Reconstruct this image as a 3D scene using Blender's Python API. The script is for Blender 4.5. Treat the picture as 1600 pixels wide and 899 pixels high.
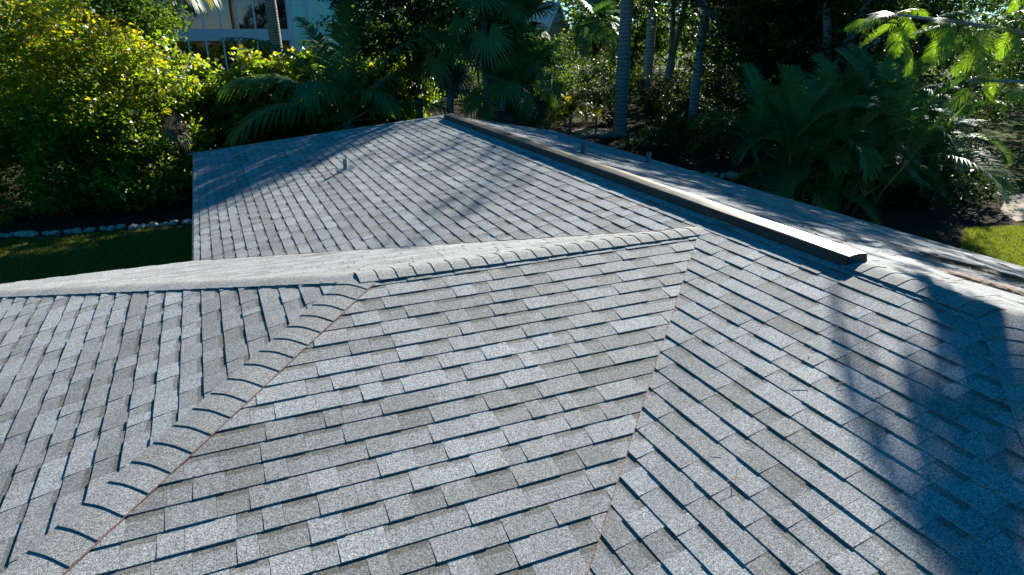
import bpy, math, random
import numpy as np
from mathutils import Vector, Matrix

sc = bpy.context.scene
for o in list(bpy.data.objects):
    bpy.data.objects.remove(o)
R = math.radians
rng = np.random.default_rng(11)
random.seed(5)

# ------------------------------------------------------------------ camera, sky, sun, exposure
RIDGE = 3.80                      # height of the main ridge above the ground (ground is z = 0)
CAM = Vector((-4.2846, 0.0, RIDGE + 1.6486))
PITCH, YAW, FPX = 0.36815, 0.41327, 1058.3
cam_d = bpy.data.cameras.new('camera')
cam_d.sensor_width = 36.0
cam_d.lens = 36.0 * FPX / 1600.0
cam_d.clip_start = 0.05
cam_d.clip_end = 2000.0
cam = bpy.data.objects.new('camera', cam_d)
sc.collection.objects.link(cam)
cam.location = CAM
cam.rotation_euler = (math.pi / 2 - PITCH, 0.0, -YAW)
sc.camera = cam

SUN = Vector((0.7069, 0.5373, 0.4600)).normalized()      # towards the sun
SUN_EL = math.asin(SUN.z)
SUN_AZ = math.atan2(SUN.x, SUN.y)
world = bpy.data.worlds.new('World')
sc.world = world
world.use_nodes = True
wn, wl = world.node_tree.nodes, world.node_tree.links
wn.clear()
sky = wn.new('ShaderNodeTexSky')
sky.sky_type = 'NISHITA'
sky.sun_disc = False
sky.sun_elevation = SUN_EL
sky.sun_rotation = SUN_AZ
sky.air_density = 0.75
sky.dust_density = 0.0
sky.ozone_density = 8.0
wbg = wn.new('ShaderNodeBackground')
wbg.inputs['Strength'].default_value = 0.057
wout = wn.new('ShaderNodeOutputWorld')
hsv = wn.new('ShaderNodeHueSaturation')
hsv.inputs['Saturation'].default_value = 1.28
hsv.inputs['Hue'].default_value = 0.483
wl.new(sky.outputs[0], hsv.inputs['Color'])
wl.new(hsv.outputs[0], wbg.inputs[0])
wl.new(wbg.outputs[0], wout.inputs[0])

sun_d = bpy.data.lights.new('sun', 'SUN')
sun_d.energy = 5.0
sun_d.angle = R(0.5)
sun_d.color = (1.0, 0.965, 0.88)
sun = bpy.data.objects.new('sun', sun_d)
sc.collection.objects.link(sun)
sun.rotation_euler = (-SUN).to_track_quat('-Z', 'Y').to_euler()
sun.location = (30, 25, 30)

sc.view_settings.view_transform = 'Standard'
sc.view_settings.look = 'None'
sc.view_settings.gamma = 1.0
sc.view_settings.use_curve_mapping = False
sc.view_settings.exposure = 1.5
try:
    sc.cycles.use_denoising = True
    sc.cycles.max_bounces = 4
    sc.cycles.transmission_bounces = 2
    sc.cycles.diffuse_bounces = 2
except Exception:
    pass


# ------------------------------------------------------------------ helpers
def obj(name, me, mat=None, parent=None, loc=None, rotz=0.0):
    o = bpy.data.objects.new(name, me)
    sc.collection.objects.link(o)
    if mat is not None and me is not None and len(me.materials) == 0:
        me.materials.append(mat)
    if loc is not None:
        o.location = loc
    if rotz:
        o.rotation_euler = (0, 0, rotz)
    if parent is not None:
        o.parent = parent
    return o


def tag(o, label, cat, group=None, kind=None):
    if label:
        o['label'] = label
    if cat:
        o['category'] = cat
    if group:
        o['group'] = group
    if kind:
        o['kind'] = kind
    return o


def thing(name, label, cat, loc=(0, 0, 0), group=None):
    return tag(obj(name, None, loc=loc), label, cat, group)


def mesh_np(name, V, F, attrs=None, mats=(), midx=None, smooth=False):
    """V (n,3), F (m,k): all faces have k corners"""
    V = np.asarray(V, dtype=np.float32)
    F = np.asarray(F, dtype=np.int32)
    me = bpy.data.meshes.new(name)
    m, k = F.shape
    me.vertices.add(len(V))
    me.vertices.foreach_set('co', V.ravel())
    me.loops.add(m * k)
    me.loops.foreach_set('vertex_index', F.ravel())
    me.polygons.add(m)
    me.polygons.foreach_set('loop_start', np.arange(0, m * k, k, dtype=np.int32))
    for a, val in (attrs or {}).items():
        at = me.attributes.new(a, 'FLOAT', 'POINT')
        at.data.foreach_set('value', np.asarray(val, dtype=np.float32))
    for mt in mats:
        me.materials.append(mt)
    if midx is not None:
        me.polygons.foreach_set('material_index', np.asarray(midx, dtype=np.int32))
    if smooth:
        me.polygons.foreach_set('use_smooth', np.ones(m, dtype=bool))
    me.update(calc_edges=True)
    me.validate(clean_customdata=False)
    return me


def mesh_py(name, verts, faces, attrs=None, smooth=False):
    me = bpy.data.meshes.new(name)
    me.from_pydata([tuple(v) for v in verts], [], faces)
    for a, val in (attrs or {}).items():
        at = me.attributes.new(a, 'FLOAT', 'POINT')
        at.data.foreach_set('value', np.asarray(val, dtype=np.float32))
    if smooth:
        me.polygons.foreach_set('use_smooth', np.ones(len(me.polygons), dtype=bool))
    me.update()
    return me


class MB:
    """collects boxes, prisms and tubes into one mesh"""
    def __init__(self):
        self.v, self.f = [], []

    def add(self, vs, fs):
        b = len(self.v)
        self.v += [tuple(v) for v in vs]
        self.f += [tuple(i + b for i in f) for f in fs]
        return self

    def box(self, x0, x1, y0, y1, z0, z1):
        vs = [(x, y, z) for z in (z0, z1) for y in (y0, y1) for x in (x0, x1)]
        return self.add(vs, [(0, 2, 3, 1), (4, 5, 7, 6), (0, 1, 5, 4), (2, 6, 7, 3), (0, 4, 6, 2), (1, 3, 7, 5)])

    def prism(self, bottom, top):
        n = len(bottom)
        fs = [tuple(range(n - 1, -1, -1)), tuple(range(n, 2 * n))]
        fs += [(i, (i + 1) % n, n + (i + 1) % n, n + i) for i in range(n)]
        return self.add(list(bottom) + list(top), fs)

    def tube(self, pts, rad, seg=8, cap=True):
        pts = [Vector(p) for p in pts]
        n = len(pts)
        vs, fs = [], []
        ref = None
        for i, p in enumerate(pts):
            d = (pts[min(i + 1, n - 1)] - pts[max(i - 1, 0)]).normalized()
            if ref is None:
                ref = Vector((1, 0, 0)) if abs(d.x) < 0.8 else Vector((0, 1, 0))
            a = (ref - d * ref.dot(d)).normalized()
            ref = a
            b = d.cross(a)
            r = rad[i] if hasattr(rad, '__len__') else rad
            for k in range(seg):
                t = 2 * math.pi * k / seg
                vs.append(p + a * (r * math.cos(t)) + b * (r * math.sin(t)))
        for i in range(n - 1):
            for k in range(seg):
                k2 = (k + 1) % seg
                fs.append((i * seg + k, i * seg + k2, (i + 1) * seg + k2, (i + 1) * seg + k))
        if cap:
            fs.append(tuple(range(seg - 1, -1, -1)))
            fs.append(tuple((n - 1) * seg + k for k in range(seg)))
        return self.add(vs, fs)

    def build(self, name, mat, parent=None, smooth=False, loc=None):
        me = mesh_py(name, self.v, self.f, smooth=smooth)
        return obj(name, me, mat, parent, loc)


# ------------------------------------------------------------------ materials
def new_mat(name):
    m = bpy.data.materials.new(name)
    m.use_nodes = True
    nt = m.node_tree
    nt.nodes.clear()
    out = nt.nodes.new('ShaderNodeOutputMaterial')
    b = nt.nodes.new('ShaderNodeBsdfPrincipled')
    nt.links.new(b.outputs[0], out.inputs[0])
    return m, nt, b, out


def nd(nt, kind, **kw):
    n = nt.nodes.new(kind)
    for k, v in kw.items():
        if k in n.inputs:
            n.inputs[k].default_value = v
        else:
            setattr(n, k, v)
    return n


def math_node(nt, op, a, b=None, clamp=False):
    n = nt.nodes.new('ShaderNodeMath')
    n.operation = op
    n.use_clamp = clamp
    for i, x in enumerate((a, b)):
        if x is None:
            continue
        if isinstance(x, (int, float)):
            n.inputs[i].default_value = x
        else:
            nt.links.new(x, n.inputs[i])
    return n.outputs[0]


def ramp(nt, fac, stops):
    n = nt.nodes.new('ShaderNodeValToRGB')
    cr = n.color_ramp
    while len(cr.elements) < len(stops):
        cr.elements.new(0.5)
    for e, (p, c) in zip(cr.elements, stops):
        e.position = p
        e.color = (c[0], c[1], c[2], 1)
    nt.links.new(fac, n.inputs[0])
    return n.outputs[0]


def mix_rgb(nt, mode, fac, a, b):
    n = nt.nodes.new('ShaderNodeMix')
    n.data_type = 'RGBA'
    n.blend_type = mode
    for sock, x in ((n.inputs[0], fac), (n.inputs[6], a), (n.inputs[7], b)):
        if isinstance(x, (int, float)):
            sock.default_value = x
        elif isinstance(x, tuple):
            sock.default_value = (x[0], x[1], x[2], 1)
        else:
            nt.links.new(x, sock)
    return n.outputs[2]


def noise(nt, scale, detail=2.0, rough=0.5, vec=None):
    n = nd(nt, 'ShaderNodeTexNoise', Scale=scale, Detail=detail, Roughness=rough)
    if vec is None:
        vec = nd(nt, 'ShaderNodeNewGeometry').outputs['Position']
    nt.links.new(vec, n.inputs['Vector'])
    return n.outputs['Fac']


def shingle_material(name, caps=False):
    """mineral granules: per-piece tone, coarse mottling, granule speckle with fine relief"""
    m, nt, b, out = new_mat(name)
    geo = nd(nt, 'ShaderNodeNewGeometry')
    P = geo.outputs['Position']
    a1 = nd(nt, 'ShaderNodeAttribute', attribute_name='tone')
    a2 = nd(nt, 'ShaderNodeAttribute', attribute_name='tone')
    a2.attribute_type = 'OBJECT'
    tone = math_node(nt, 'ADD', a1.outputs['Fac'], a2.outputs['Fac'])
    mott = noise(nt, 9.0, 3.0, 0.6, P)
    mott = math_node(nt, 'MULTIPLY', math_node(nt, 'SUBTRACT', mott, 0.5), 0.5)
    tone = math_node(nt, 'ADD', tone, mott, True)
    if caps:
        base = ramp(nt, tone, [(0.0, (0.20, 0.198, 0.188)), (0.5, (0.25, 0.250, 0.242)), (1.0, (0.30, 0.303, 0.30))])
    else:
        base = ramp(nt, tone, [(0.0, (0.190, 0.190, 0.183)), (0.35, (0.236, 0.240, 0.238)),
                               (0.7, (0.285, 0.294, 0.296)), (1.0, (0.318, 0.331, 0.340))])
    # granules: cells of a few millimetres with their own brightness
    vor = nd(nt, 'ShaderNodeTexVoronoi', Scale=250.0)
    nt.links.new(P, vor.inputs['Vector'])
    g = nt.nodes.new('ShaderNodeSeparateColor')
    nt.links.new(vor.outputs['Color'], g.inputs[0])
    gr = ramp(nt, g.outputs[0], [(0.0, (0.28, 0.275, 0.27)), (0.25, (0.63, 0.62, 0.61)), (0.6, (1.0, 1.0, 1.0)), (1.0, (1.58, 1.60, 1.62))])
    col = mix_rgb(nt, 'MULTIPLY', 1.0, base, gr)
    fine = noise(nt, 70.0, 4.0, 0.75, P)
    fr = ramp(nt, fine, [(0.3, (0.72, 0.72, 0.72)), (0.7, (1.28, 1.28, 1.28))])
    col = mix_rgb(nt, 'MULTIPLY', 1.0, col, fr)
    if not caps:
        # printed dark band near the top of the lower layer of each laminated shingle
        vv = nd(nt, 'ShaderNodeAttribute', attribute_name='vv').outputs['Fac']
        gap = nd(nt, 'ShaderNodeAttribute', attribute_name='gap').outputs['Fac']
        edge = math_node(nt, 'ADD', vv, math_node(nt, 'MULTIPLY', math_node(nt, 'SUBTRACT', fine, 0.5), 0.25))
        band = math_node(nt, 'MULTIPLY', math_node(nt, 'GREATER_THAN', edge, 0.66), gap)
        col = mix_rgb(nt, 'MIX', math_node(nt, 'MULTIPLY', band, 0.9), col, mix_rgb(nt, 'MULTIPLY', 1.0, col, (0.60, 0.56, 0.50)))
    # weather staining, large and soft
    st = noise(nt, 0.55, 4.0, 0.6, P)
    sr = ramp(nt, st, [(0.3, (0.86, 0.86, 0.87)), (0.7, (1.08, 1.07, 1.05))])
    col = mix_rgb(nt, 'MULTIPLY', 1.0, col, sr)
    nt.links.new(col, b.inputs['Base Color'])
    b.inputs['Roughness'].default_value = 0.88
    b.inputs['Specular IOR Level'].default_value = 0.3
    bump = nd(nt, 'ShaderNodeBump', Strength=0.55, Distance=0.0025)
    hgt = math_node(nt, 'ADD', g.outputs[1], math_node(nt, 'MULTIPLY', fine, 1.5))
    nt.links.new(hgt, bump.inputs['Height'])
    nt.links.new(bump.outputs[0], b.inputs['Normal'])
    return m


def leaf_material(name, stops, trans, tfac=0.42, rough=0.38, spec=0.5):
    m, nt, b, out = new_mat(name)
    t = nd(nt, 'ShaderNodeAttribute', attribute_name='tone').outputs['Fac']
    col = ramp(nt, t, stops)
    nt.links.new(col, b.inputs['Base Color'])
    b.inputs['Roughness'].default_value = rough
    b.inputs['Specular IOR Level'].default_value = spec
    tr = nd(nt, 'ShaderNodeBsdfTranslucent')
    tc = ramp(nt, t, trans)
    nt.links.new(tc, tr.inputs['Color'])
    mx = nd(nt, 'ShaderNodeMixShader', Fac=tfac)
    nt.links.new(b.outputs[0], mx.inputs[1])
    nt.links.new(tr.outputs[0], mx.inputs[2])
    nt.links.new(mx.outputs[0], out.inputs[0])
    return m


def simple(name, col, rough=0.6, metal=0.0, var=0.15, scale=6.0, bump=0.0, col2=None):
    m, nt, b, out = new_mat(name)
    f = noise(nt, scale, 4.0, 0.6)
    c2 = col2 or tuple(c * (1 - var * 2) for c in col)
    c1 = col if col2 else tuple(min(1, c * (1 + var)) for c in col)
    nt.links.new(ramp(nt, f, [(0.3, c2), (0.7, c1)]), b.inputs['Base Color'])
    b.inputs['Roughness'].default_value = rough
    b.inputs['Metallic'].default_value = metal
    if bump:
        bp = nd(nt, 'ShaderNodeBump', Strength=0.6, Distance=bump)
        nt.links.new(noise(nt, scale * 4, 5.0, 0.65), bp.inputs['Height'])
        nt.links.new(bp.outputs[0], b.inputs['Normal'])
    return m


def trunk_material(name, c1, c2, ring=7.0, bump=0.01):
    m, nt, b, out = new_mat(name)
    P = nd(nt, 'ShaderNodeNewGeometry').outputs['Position']
    w = nd(nt, 'ShaderNodeTexWave', Scale=ring, Distortion=5.0, Detail=3.0)
    w.wave_type = 'BANDS'
    w.bands_direction = 'Z'
    nt.links.new(P, w.inputs['Vector'])
    f = math_node(nt, 'ADD', math_node(nt, 'MULTIPLY', w.outputs['Fac'], 0.5), math_node(nt, 'MULTIPLY', noise(nt, 5.0, 5.0, 0.65, P), 0.6))
    nt.links.new(ramp(nt, f, [(0.25, c1), (0.8, c2)]), b.inputs['Base Color'])
    b.inputs['Roughness'].default_value = 0.85
    bp = nd(nt, 'ShaderNodeBump', Strength=0.7, Distance=bump)
    nt.links.new(f, bp.inputs['Height'])
    nt.links.new(bp.outputs[0], b.inputs['Normal'])
    return m


M = {}
M['shingle'] = shingle_material('asphalt_shingle')
M['cap'] = shingle_material('ridge_cap_shingle', caps=True)
M['deck'] = simple('roof_deck', (0.04, 0.04, 0.042), 0.9, var=0.2, scale=12)
M['chalk'] = simple('red_chalk', (0.28, 0.10, 0.06), 0.9, var=0.3, scale=30)
M['stucco'] = simple('stucco', (0.55, 0.52, 0.45), 0.85, var=0.05, scale=8, bump=0.004)
M['trim'] = simple('white_trim', (0.72, 0.73, 0.74), 0.5, var=0.04, scale=3)
M['drip'] = simple('drip_edge', (0.10, 0.105, 0.11), 0.45, var=0.1, scale=5)
M['vent_metal'] = simple('bronze_metal', (0.24, 0.20, 0.155), 0.34, metal=0.7, var=0.2, scale=7)
M['vent_dark'] = simple('vent_shade_brown', (0.022, 0.016, 0.011), 0.6, var=0.2, scale=30)  # darker copy of the vent's brown, shade of its sides painted in
M['lead'] = simple('lead_pipe', (0.20, 0.21, 0.225), 0.5, metal=0.5, var=0.3, scale=25)
M['bark'] = simple('bark', (0.11, 0.085, 0.065), 0.9, var=0.3, scale=6, bump=0.02)
M['bark_pale'] = simple('pale_bark', (0.24, 0.22, 0.20), 0.85, var=0.25, scale=5, bump=0.015)
M['royal'] = trunk_material('royal_palm_trunk', (0.17, 0.165, 0.155), (0.36, 0.35, 0.33), ring=1.6, bump=0.004)
M['coco'] = trunk_material('coconut_trunk', (0.09, 0.075, 0.06), (0.26, 0.235, 0.205), ring=3.2, bump=0.015)
M['leaf_hedge'] = leaf_material('sea_grape_leaf', [(0, (0.028, 0.065, 0.010)), (0.6, (0.075, 0.135, 0.016)), (1, (0.26, 0.23, 0.02))],
                                [(0, (0.15, 0.28, 0.012)), (0.6, (0.38, 0.56, 0.02)), (1, (0.90, 0.70, 0.02))], 0.48, 0.42, 0.4)
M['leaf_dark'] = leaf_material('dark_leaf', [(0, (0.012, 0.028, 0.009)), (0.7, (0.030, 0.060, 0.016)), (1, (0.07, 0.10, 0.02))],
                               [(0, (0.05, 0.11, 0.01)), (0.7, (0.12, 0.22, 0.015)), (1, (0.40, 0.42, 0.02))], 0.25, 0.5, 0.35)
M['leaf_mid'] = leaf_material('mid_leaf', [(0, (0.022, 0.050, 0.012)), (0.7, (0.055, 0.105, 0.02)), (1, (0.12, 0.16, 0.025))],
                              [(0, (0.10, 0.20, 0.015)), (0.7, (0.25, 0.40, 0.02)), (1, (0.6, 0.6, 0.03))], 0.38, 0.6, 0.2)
M['frond'] = leaf_material('palm_frond', [(0, (0.045, 0.100, 0.028)), (0.7, (0.085, 0.170, 0.045)), (1, (0.16, 0.20, 0.05))],
                           [(0, (0.06, 0.14, 0.02)), (0.7, (0.14, 0.30, 0.03)), (1, (0.4, 0.42, 0.03))], 0.28, 0.5, 0.25)
M['frond_yellow'] = leaf_material('yellow_frond', [(0, (0.10, 0.10, 0.012)), (0.7, (0.20, 0.17, 0.02)), (1, (0.30, 0.20, 0.03))],
                                  [(0, (0.35, 0.38, 0.02)), (0.7, (0.65, 0.55, 0.03)), (1, (0.75, 0.50, 0.04))], 0.40, 0.40)
M['frond_dead'] = leaf_material('dead_frond', [(0, (0.07, 0.055, 0.04)), (0.7, (0.14, 0.115, 0.085)), (1, (0.22, 0.18, 0.13))],
                                [(0, (0.12, 0.09, 0.05)), (0.7, (0.20, 0.15, 0.08)), (1, (0.3, 0.22, 0.12))], 0.2, 0.7, 0.2)
M['rachis'] = simple('frond_stalk', (0.13, 0.14, 0.04), 0.5, var=0.2, scale=6)
M['feather'] = leaf_material('feathery_leaf', [(0, (0.05, 0.11, 0.015)), (0.7, (0.09, 0.17, 0.02)), (1, (0.16, 0.22, 0.03))],
                             [(0, (0.25, 0.45, 0.02)), (0.7, (0.45, 0.70, 0.03)), (1, (0.65, 0.80, 0.05))], 0.45, 0.42)
M['rock'] = simple('rock', (0.32, 0.285, 0.235), 0.85, var=0.25, scale=9, bump=0.02)
M['teal'] = simple('turquoise_siding', (0.58, 0.95, 0.76), 0.5, var=0.03, scale=2)
M['cream'] = simple('cream_wall', (0.62, 0.55, 0.42), 0.7, var=0.05, scale=2)
M['metal_roof'] = simple('metal_roof', (0.50, 0.56, 0.62), 0.35, metal=0.5, var=0.06, scale=1.5)
M['needle'] = leaf_material('dry_needles', [(0, (0.06, 0.03, 0.015)), (0.6, (0.15, 0.075, 0.035)), (1, (0.28, 0.15, 0.07))],
                            [(0, (0.1, 0.05, 0.02)), (1, (0.25, 0.13, 0.05))], 0.1, 0.7, 0.2)
M['grass_blade'] = leaf_material('grass_blade', [(0, (0.032, 0.040, 0.010)), (0.6, (0.095, 0.108, 0.017)), (1, (0.18, 0.165, 0.04))],
                                 [(0, (0.15, 0.22, 0.02)), (0.6, (0.35, 0.45, 0.03)), (1, (0.55, 0.5, 0.08))], 0.35, 0.5, 0.3)


def glass_material():
    m, nt, b, out = new_mat('dark_window_glass')
    b.inputs['Base Color'].default_value = (0.012, 0.014, 0.016, 1)
    b.inputs['Roughness'].default_value = 0.03
    b.inputs['IOR'].default_value = 1.9
    bp = nd(nt, 'ShaderNodeBump', Strength=0.05, Distance=0.02)
    nt.links.new(noise(nt, 1.2, 1.0, 0.5), bp.inputs['Height'])
    nt.links.new(bp.outputs[0], b.inputs['Normal'])
    return m


M['glass'] = glass_material()


def ground_material(name, stops, scale, bump):
    m, nt, b, out = new_mat(name)
    P = nd(nt, 'ShaderNodeNewGeometry').outputs['Position']
    f = math_node(nt, 'ADD', math_node(nt, 'MULTIPLY', noise(nt, scale, 6.0, 0.7, P), 0.6),
                  math_node(nt, 'MULTIPLY', noise(nt, scale * 0.09, 3.0, 0.6, P), 0.4))
    nt.links.new(ramp(nt, f, stops), b.inputs['Base Color'])
    b.inputs['Roughness'].default_value = 1.0
    b.inputs['Specular IOR Level'].default_value = 0.05
    bp = nd(nt, 'ShaderNodeBump', Strength=0.8, Distance=bump)
    nt.links.new(noise(nt, scale * 2.5, 5.0, 0.7, P), bp.inputs['Height'])
    nt.links.new(bp.outputs[0], b.inputs['Normal'])
    return m


M['mulch'] = ground_material('mulch', [(0.3, (0.016, 0.012, 0.008)), (0.55, (0.036, 0.028, 0.019)), (0.75, (0.07, 0.056, 0.04))], 7.0, 0.03)
M['lawn'] = ground_material('lawn', [(0.3, (0.035, 0.036, 0.012)), (0.55, (0.070, 0.074, 0.018)), (0.75, (0.12, 0.11, 0.035))], 9.0, 0.03)
M['sand'] = ground_material('sand', [(0.3, (0.28, 0.24, 0.18)), (0.6, (0.42, 0.37, 0.29)), (0.8, (0.5, 0.45, 0.36))], 5.0, 0.02)


# ------------------------------------------------------------------ the ground
def sheet(name, pts, z, mat):
    me = mesh_py(name, [(x, y, z) for x, y in pts], [tuple(range(len(pts)))])
    return tag(obj(name, me, mat), None, None, kind='structure')


sheet('ground', [(-600, -600), (600, -600), (600, 600), (-600, 600)], 0.0, M['mulch'])
LAWN_LEFT = [(-40, -12), (-4.2, -12), (-4.2, 18.5), (-4.6, 21.2), (-7.7, 21.5), (-10.2, 21.8), (-40, 24)]
LAWN_RIGHT = [(11.2, -12), (60, -12), (60, 12.4), (30, 12.9), (19.2, 11.8), (17.3, 11.8), (15.2, 12.0), (13.0, 10.6)]
sheet('lawn', LAWN_LEFT, 0.004, M['lawn'])
sheet('lawn', LAWN_RIGHT, 0.004, M['lawn'])
sheet('lawn', [(20.5, 14.2), (60, 14.6), (60, 40), (24, 17)], 0.004, M['lawn'])
sheet('sand_path', [(17.4, 11.9), (19.2, 11.9), (30, 13.0), (60, 12.5), (60, 14.5), (30, 14.5), (20.5, 14.1), (18.2, 12.9)], 0.006, M['sand'])
sheet('sand_path', [(13.8, 32.6), (16.0, 31.9), (17, 33), (16, 34.4), (14, 34)], 0.006, M['sand'])
sheet('sand_path', [(21.5, 35.0), (23.6, 34.6), (24, 37.4), (22.4, 37.8)], 0.008, M['sand'])


# ------------------------------------------------------------------ the house: geometry of its hipped roof
S = 0.2474                                  # rise per run (about 3 in 12)
XL, XR = -4.717, 5.053                      # left and right eaves
Y0, Y1 = 2.29, 13.13                        # near and far end of the main ridge
YW, ZW, XA = 4.7735, -0.0770, -3.3977       # wing: ridge line Y, its height below the main ridge, its hip apex
JX = ZW / S                                 # where the wing ridge dies into the main slope
TW = (ZW - S * XL) / S                      # plan run from wing ridge to its eaves
ZE = RIDGE + S * XL                         # eave height
EXPO = 0.143
NRM = math.sqrt(1 + S * S)

house = thing('house', 'house with low hipped roof of grey asphalt shingles and a hipped side wing', 'house', (0, 0, 0))

# each face: plan polygon, uphill direction in plan, height function
FACES = {
    'main_far':  dict(poly=[(0, YW), (0, Y1), (XL, Y1 - XL), (XL, YW + TW), (JX, YW)], up=(1, 0), z=lambda x, y: RIDGE + S * x, eave=(XL, 0), u=(0, 1)),
    'main_near': dict(poly=[(0, YW), (JX, YW), (XL, YW - TW), (XL, Y0 + XL), (0, Y0)], up=(1, 0), z=lambda x, y: RIDGE + S * x, eave=(XL, 0), u=(0, 1)),
    'main_right': dict(poly=[(0, Y1), (0, Y0), (XR, Y0 - XR), (XR, Y1 + XR)], up=(-1, 0), z=lambda x, y: RIDGE - S * x, eave=(XR, 0), u=(0, -1)),
    'end_near':  dict(poly=[(0, Y0), (XL, Y0 + XL), (XR, Y0 - XR)], up=(0, 1), z=lambda x, y: RIDGE + S * (y - Y0), eave=(0, Y0 - XR), u=(-1, 0)),
    'end_far':   dict(poly=[(0, Y1), (XR, Y1 + XR), (XL, Y1 - XL)], up=(0, -1), z=lambda x, y: RIDGE - S * (y - Y1), eave=(0, Y1 + XR), u=(1, 0)),
    'wing_front': dict(poly=[(JX, YW), (XA, YW), (XA - TW, YW - TW), (XL, YW - TW)], up=(0, 1), z=lambda x, y: RIDGE + ZW + S * (y - YW), eave=(0, YW - TW), u=(-1, 0)),
    'wing_back': dict(poly=[(JX, YW), (XL, YW + TW), (XA - TW, YW + TW), (XA, YW)], up=(0, -1), z=lambda x, y: RIDGE + ZW - S * (y - YW), eave=(0, YW + TW), u=(1, 0)),
    'wing_end':  dict(poly=[(XA, YW), (XA - TW, YW + TW), (XA - TW, YW - TW)], up=(1, 0), z=lambda x, y: RIDGE + ZW + S * (x - XA), eave=(XA - TW, 0), u=(0, 1)),
}
SLOPE_NAME = {'main_far': 'roof_slope', 'main_near': 'roof_slope', 'main_right': 'roof_slope', 'end_near': 'hip_end', 'end_far': 'hip_end',
              'wing_front': 'wing_slope', 'wing_back': 'wing_slope', 'wing_end': 'wing_hip_end'}
SLOPE_LABEL = {
    'main_far': 'left slope of the main roof beyond the wing, vent pipe and palm shade on it',
    'main_near': 'left slope of the main roof on the near side of the wing, dappled by tree shade',
    'main_right': 'right slope of the main roof beyond the ridge vent, mostly in tree shade',
    'end_near': 'near hip end of the main roof at the right edge',
    'end_far': 'far hip end of the main roof',
    'wing_front': 'sunlit near slope of the wing between hip and valley',
    'wing_back': 'pale strip of wing roof sloping away behind its ridge',
    'wing_end': 'hip end of the wing at lower left'}


def clip(poly, x0, x1, axis):
    """clip a 2D polygon to x0 <= p[axis] <= x1"""
    for sgn, lim in ((1, x0), (-1, -x1)):
        out = []
        n = len(poly)
        for i in range(n):
            a, b = poly[i], poly[(i + 1) % n]
            da, db = sgn * a[axis] - lim, sgn * b[axis] - lim
            if da >= 0:
                out.append(a)
            if (da >= 0) != (db >= 0):
                t = da / (da - db)
                out.append((a[0] + (b[0] - a[0]) * t, a[1] + (b[1] - a[1]) * t))
        poly = out
        if len(poly) < 3:
            return []
    return poly


def area(poly):
    return 0.5 * sum(poly[i][0] * poly[(i + 1) % len(poly)][1] - poly[(i + 1) % len(poly)][0] * poly[i][1] for i in range(len(poly)))


cp_, sp_, cy_, sy_ = math.cos(PITCH), math.sin(PITCH), math.cos(YAW), math.sin(YAW)
FW = Vector((cp_ * sy_, cp_ * cy_, -sp_))
RT = Vector((cy_, -sy_, 0))
UP = RT.cross(FW)


def project(p):
    d = Vector(p) - CAM
    w = d.dot(FW)
    if w < 0.2:
        return None
    return (800 + FPX * d.dot(RT) / w, 449.5 - FPX * d.dot(UP) / w)


WIDTHS = [0.095, 0.115, 0.13, 0.15, 0.165, 0.185, 0.205, 0.225, 0.25, 0.28, 0.315]
HT, HG, H1 = 0.0106, 0.0070, 0.0022      # butt height of a double-layer tab, of the single layer, and at the top of the course
pieces = []
for key, F in FACES.items():
    u = Vector((F['u'][0], F['u'][1], 0))
    up2 = Vector((F['up'][0], F['up'][1], 0))
    vdir = (up2 + Vector((0, 0, S))) / NRM
    nrm = u.cross(vdir)
    if nrm.z < 0:
        nrm = -nrm
    ex, ey = F['eave']
    O = Vector((ex, ey, F['z'](ex, ey)))
    F.update(O=O, U=u, V=vdir, N=nrm)
    P2 = []
    for x, y in F['poly']:
        d = Vector((x, y, F['z'](x, y))) - O
        P2.append((d.dot(u), d.dot(vdir)))
    if area(P2) < 0:
        P2.reverse()
    F['P2'] = P2
    # roof deck under the shingles
    n = len(P2)
    top = [O + u * a + vdir * b for a, b in P2]
    bot = [p - Vector((0, 0, 0.10)) for p in top]
    F['slope'] = MB().prism(bot, top).build(SLOPE_NAME[key], M['deck'], house)
    F['slope']['label'] = SLOPE_LABEL[key]
    vmax = max(b for a, b in P2)
    phase = {'wing_front': (vmax - 1.8292 * NRM) % EXPO}.get(key, random.uniform(0.02, EXPO))
    k = -1
    rr = random.Random(sum(map(ord, key)))
    while phase + k * EXPO < vmax:
        v0 = phase + k * EXPO
        k += 1
        strip = clip(P2, v0, v0 + EXPO + 0.012, 1)
        if not strip:
            continue
        umin, umax = min(a for a, b in strip), max(a for a, b in strip)
        uu = umin - rr.uniform(0, 0.3)
        thick = rr.random() < 0.5
        drift = rr.uniform(0.3, 0.7)
        while uu < umax:
            w = rr.choice(WIDTHS)
            if rr.random() < 0.10:
                thick = thick               # two layers of the same thickness side by side: a butt joint
            else:
                thick = not thick
            if thick:
                w = min(w, 0.36)
            else:
                w = rr.choice(WIDTHS[1:8])
            drift = min(0.85, max(0.15, drift + rr.uniform(-0.2, 0.2)))
            t = 0.48 + (drift - 0.5) * 0.6 + rr.uniform(-0.27, 0.27) + (0.05 if thick else -0.08)
            t = min(0.98, max(0.02, t))
            raw = [(uu, v0), (uu + w - 0.0018, v0), (uu + w - 0.0018, v0 + EXPO + 0.012), (uu, v0 + EXPO + 0.012)]
            pc = clip(strip, uu, uu + w - 0.0018, 0)
            if pc and abs(area(pc)) > 2e-4:
                full = len(pc) == 4 and abs(abs(area(pc)) - (w - 0.0018) * (EXPO + 0.012)) < 1e-6
                pieces.append((key, uu, v0, w, thick, t, pc, full, rr.uniform(-0.0012, 0.0012)))
            uu += w


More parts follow.
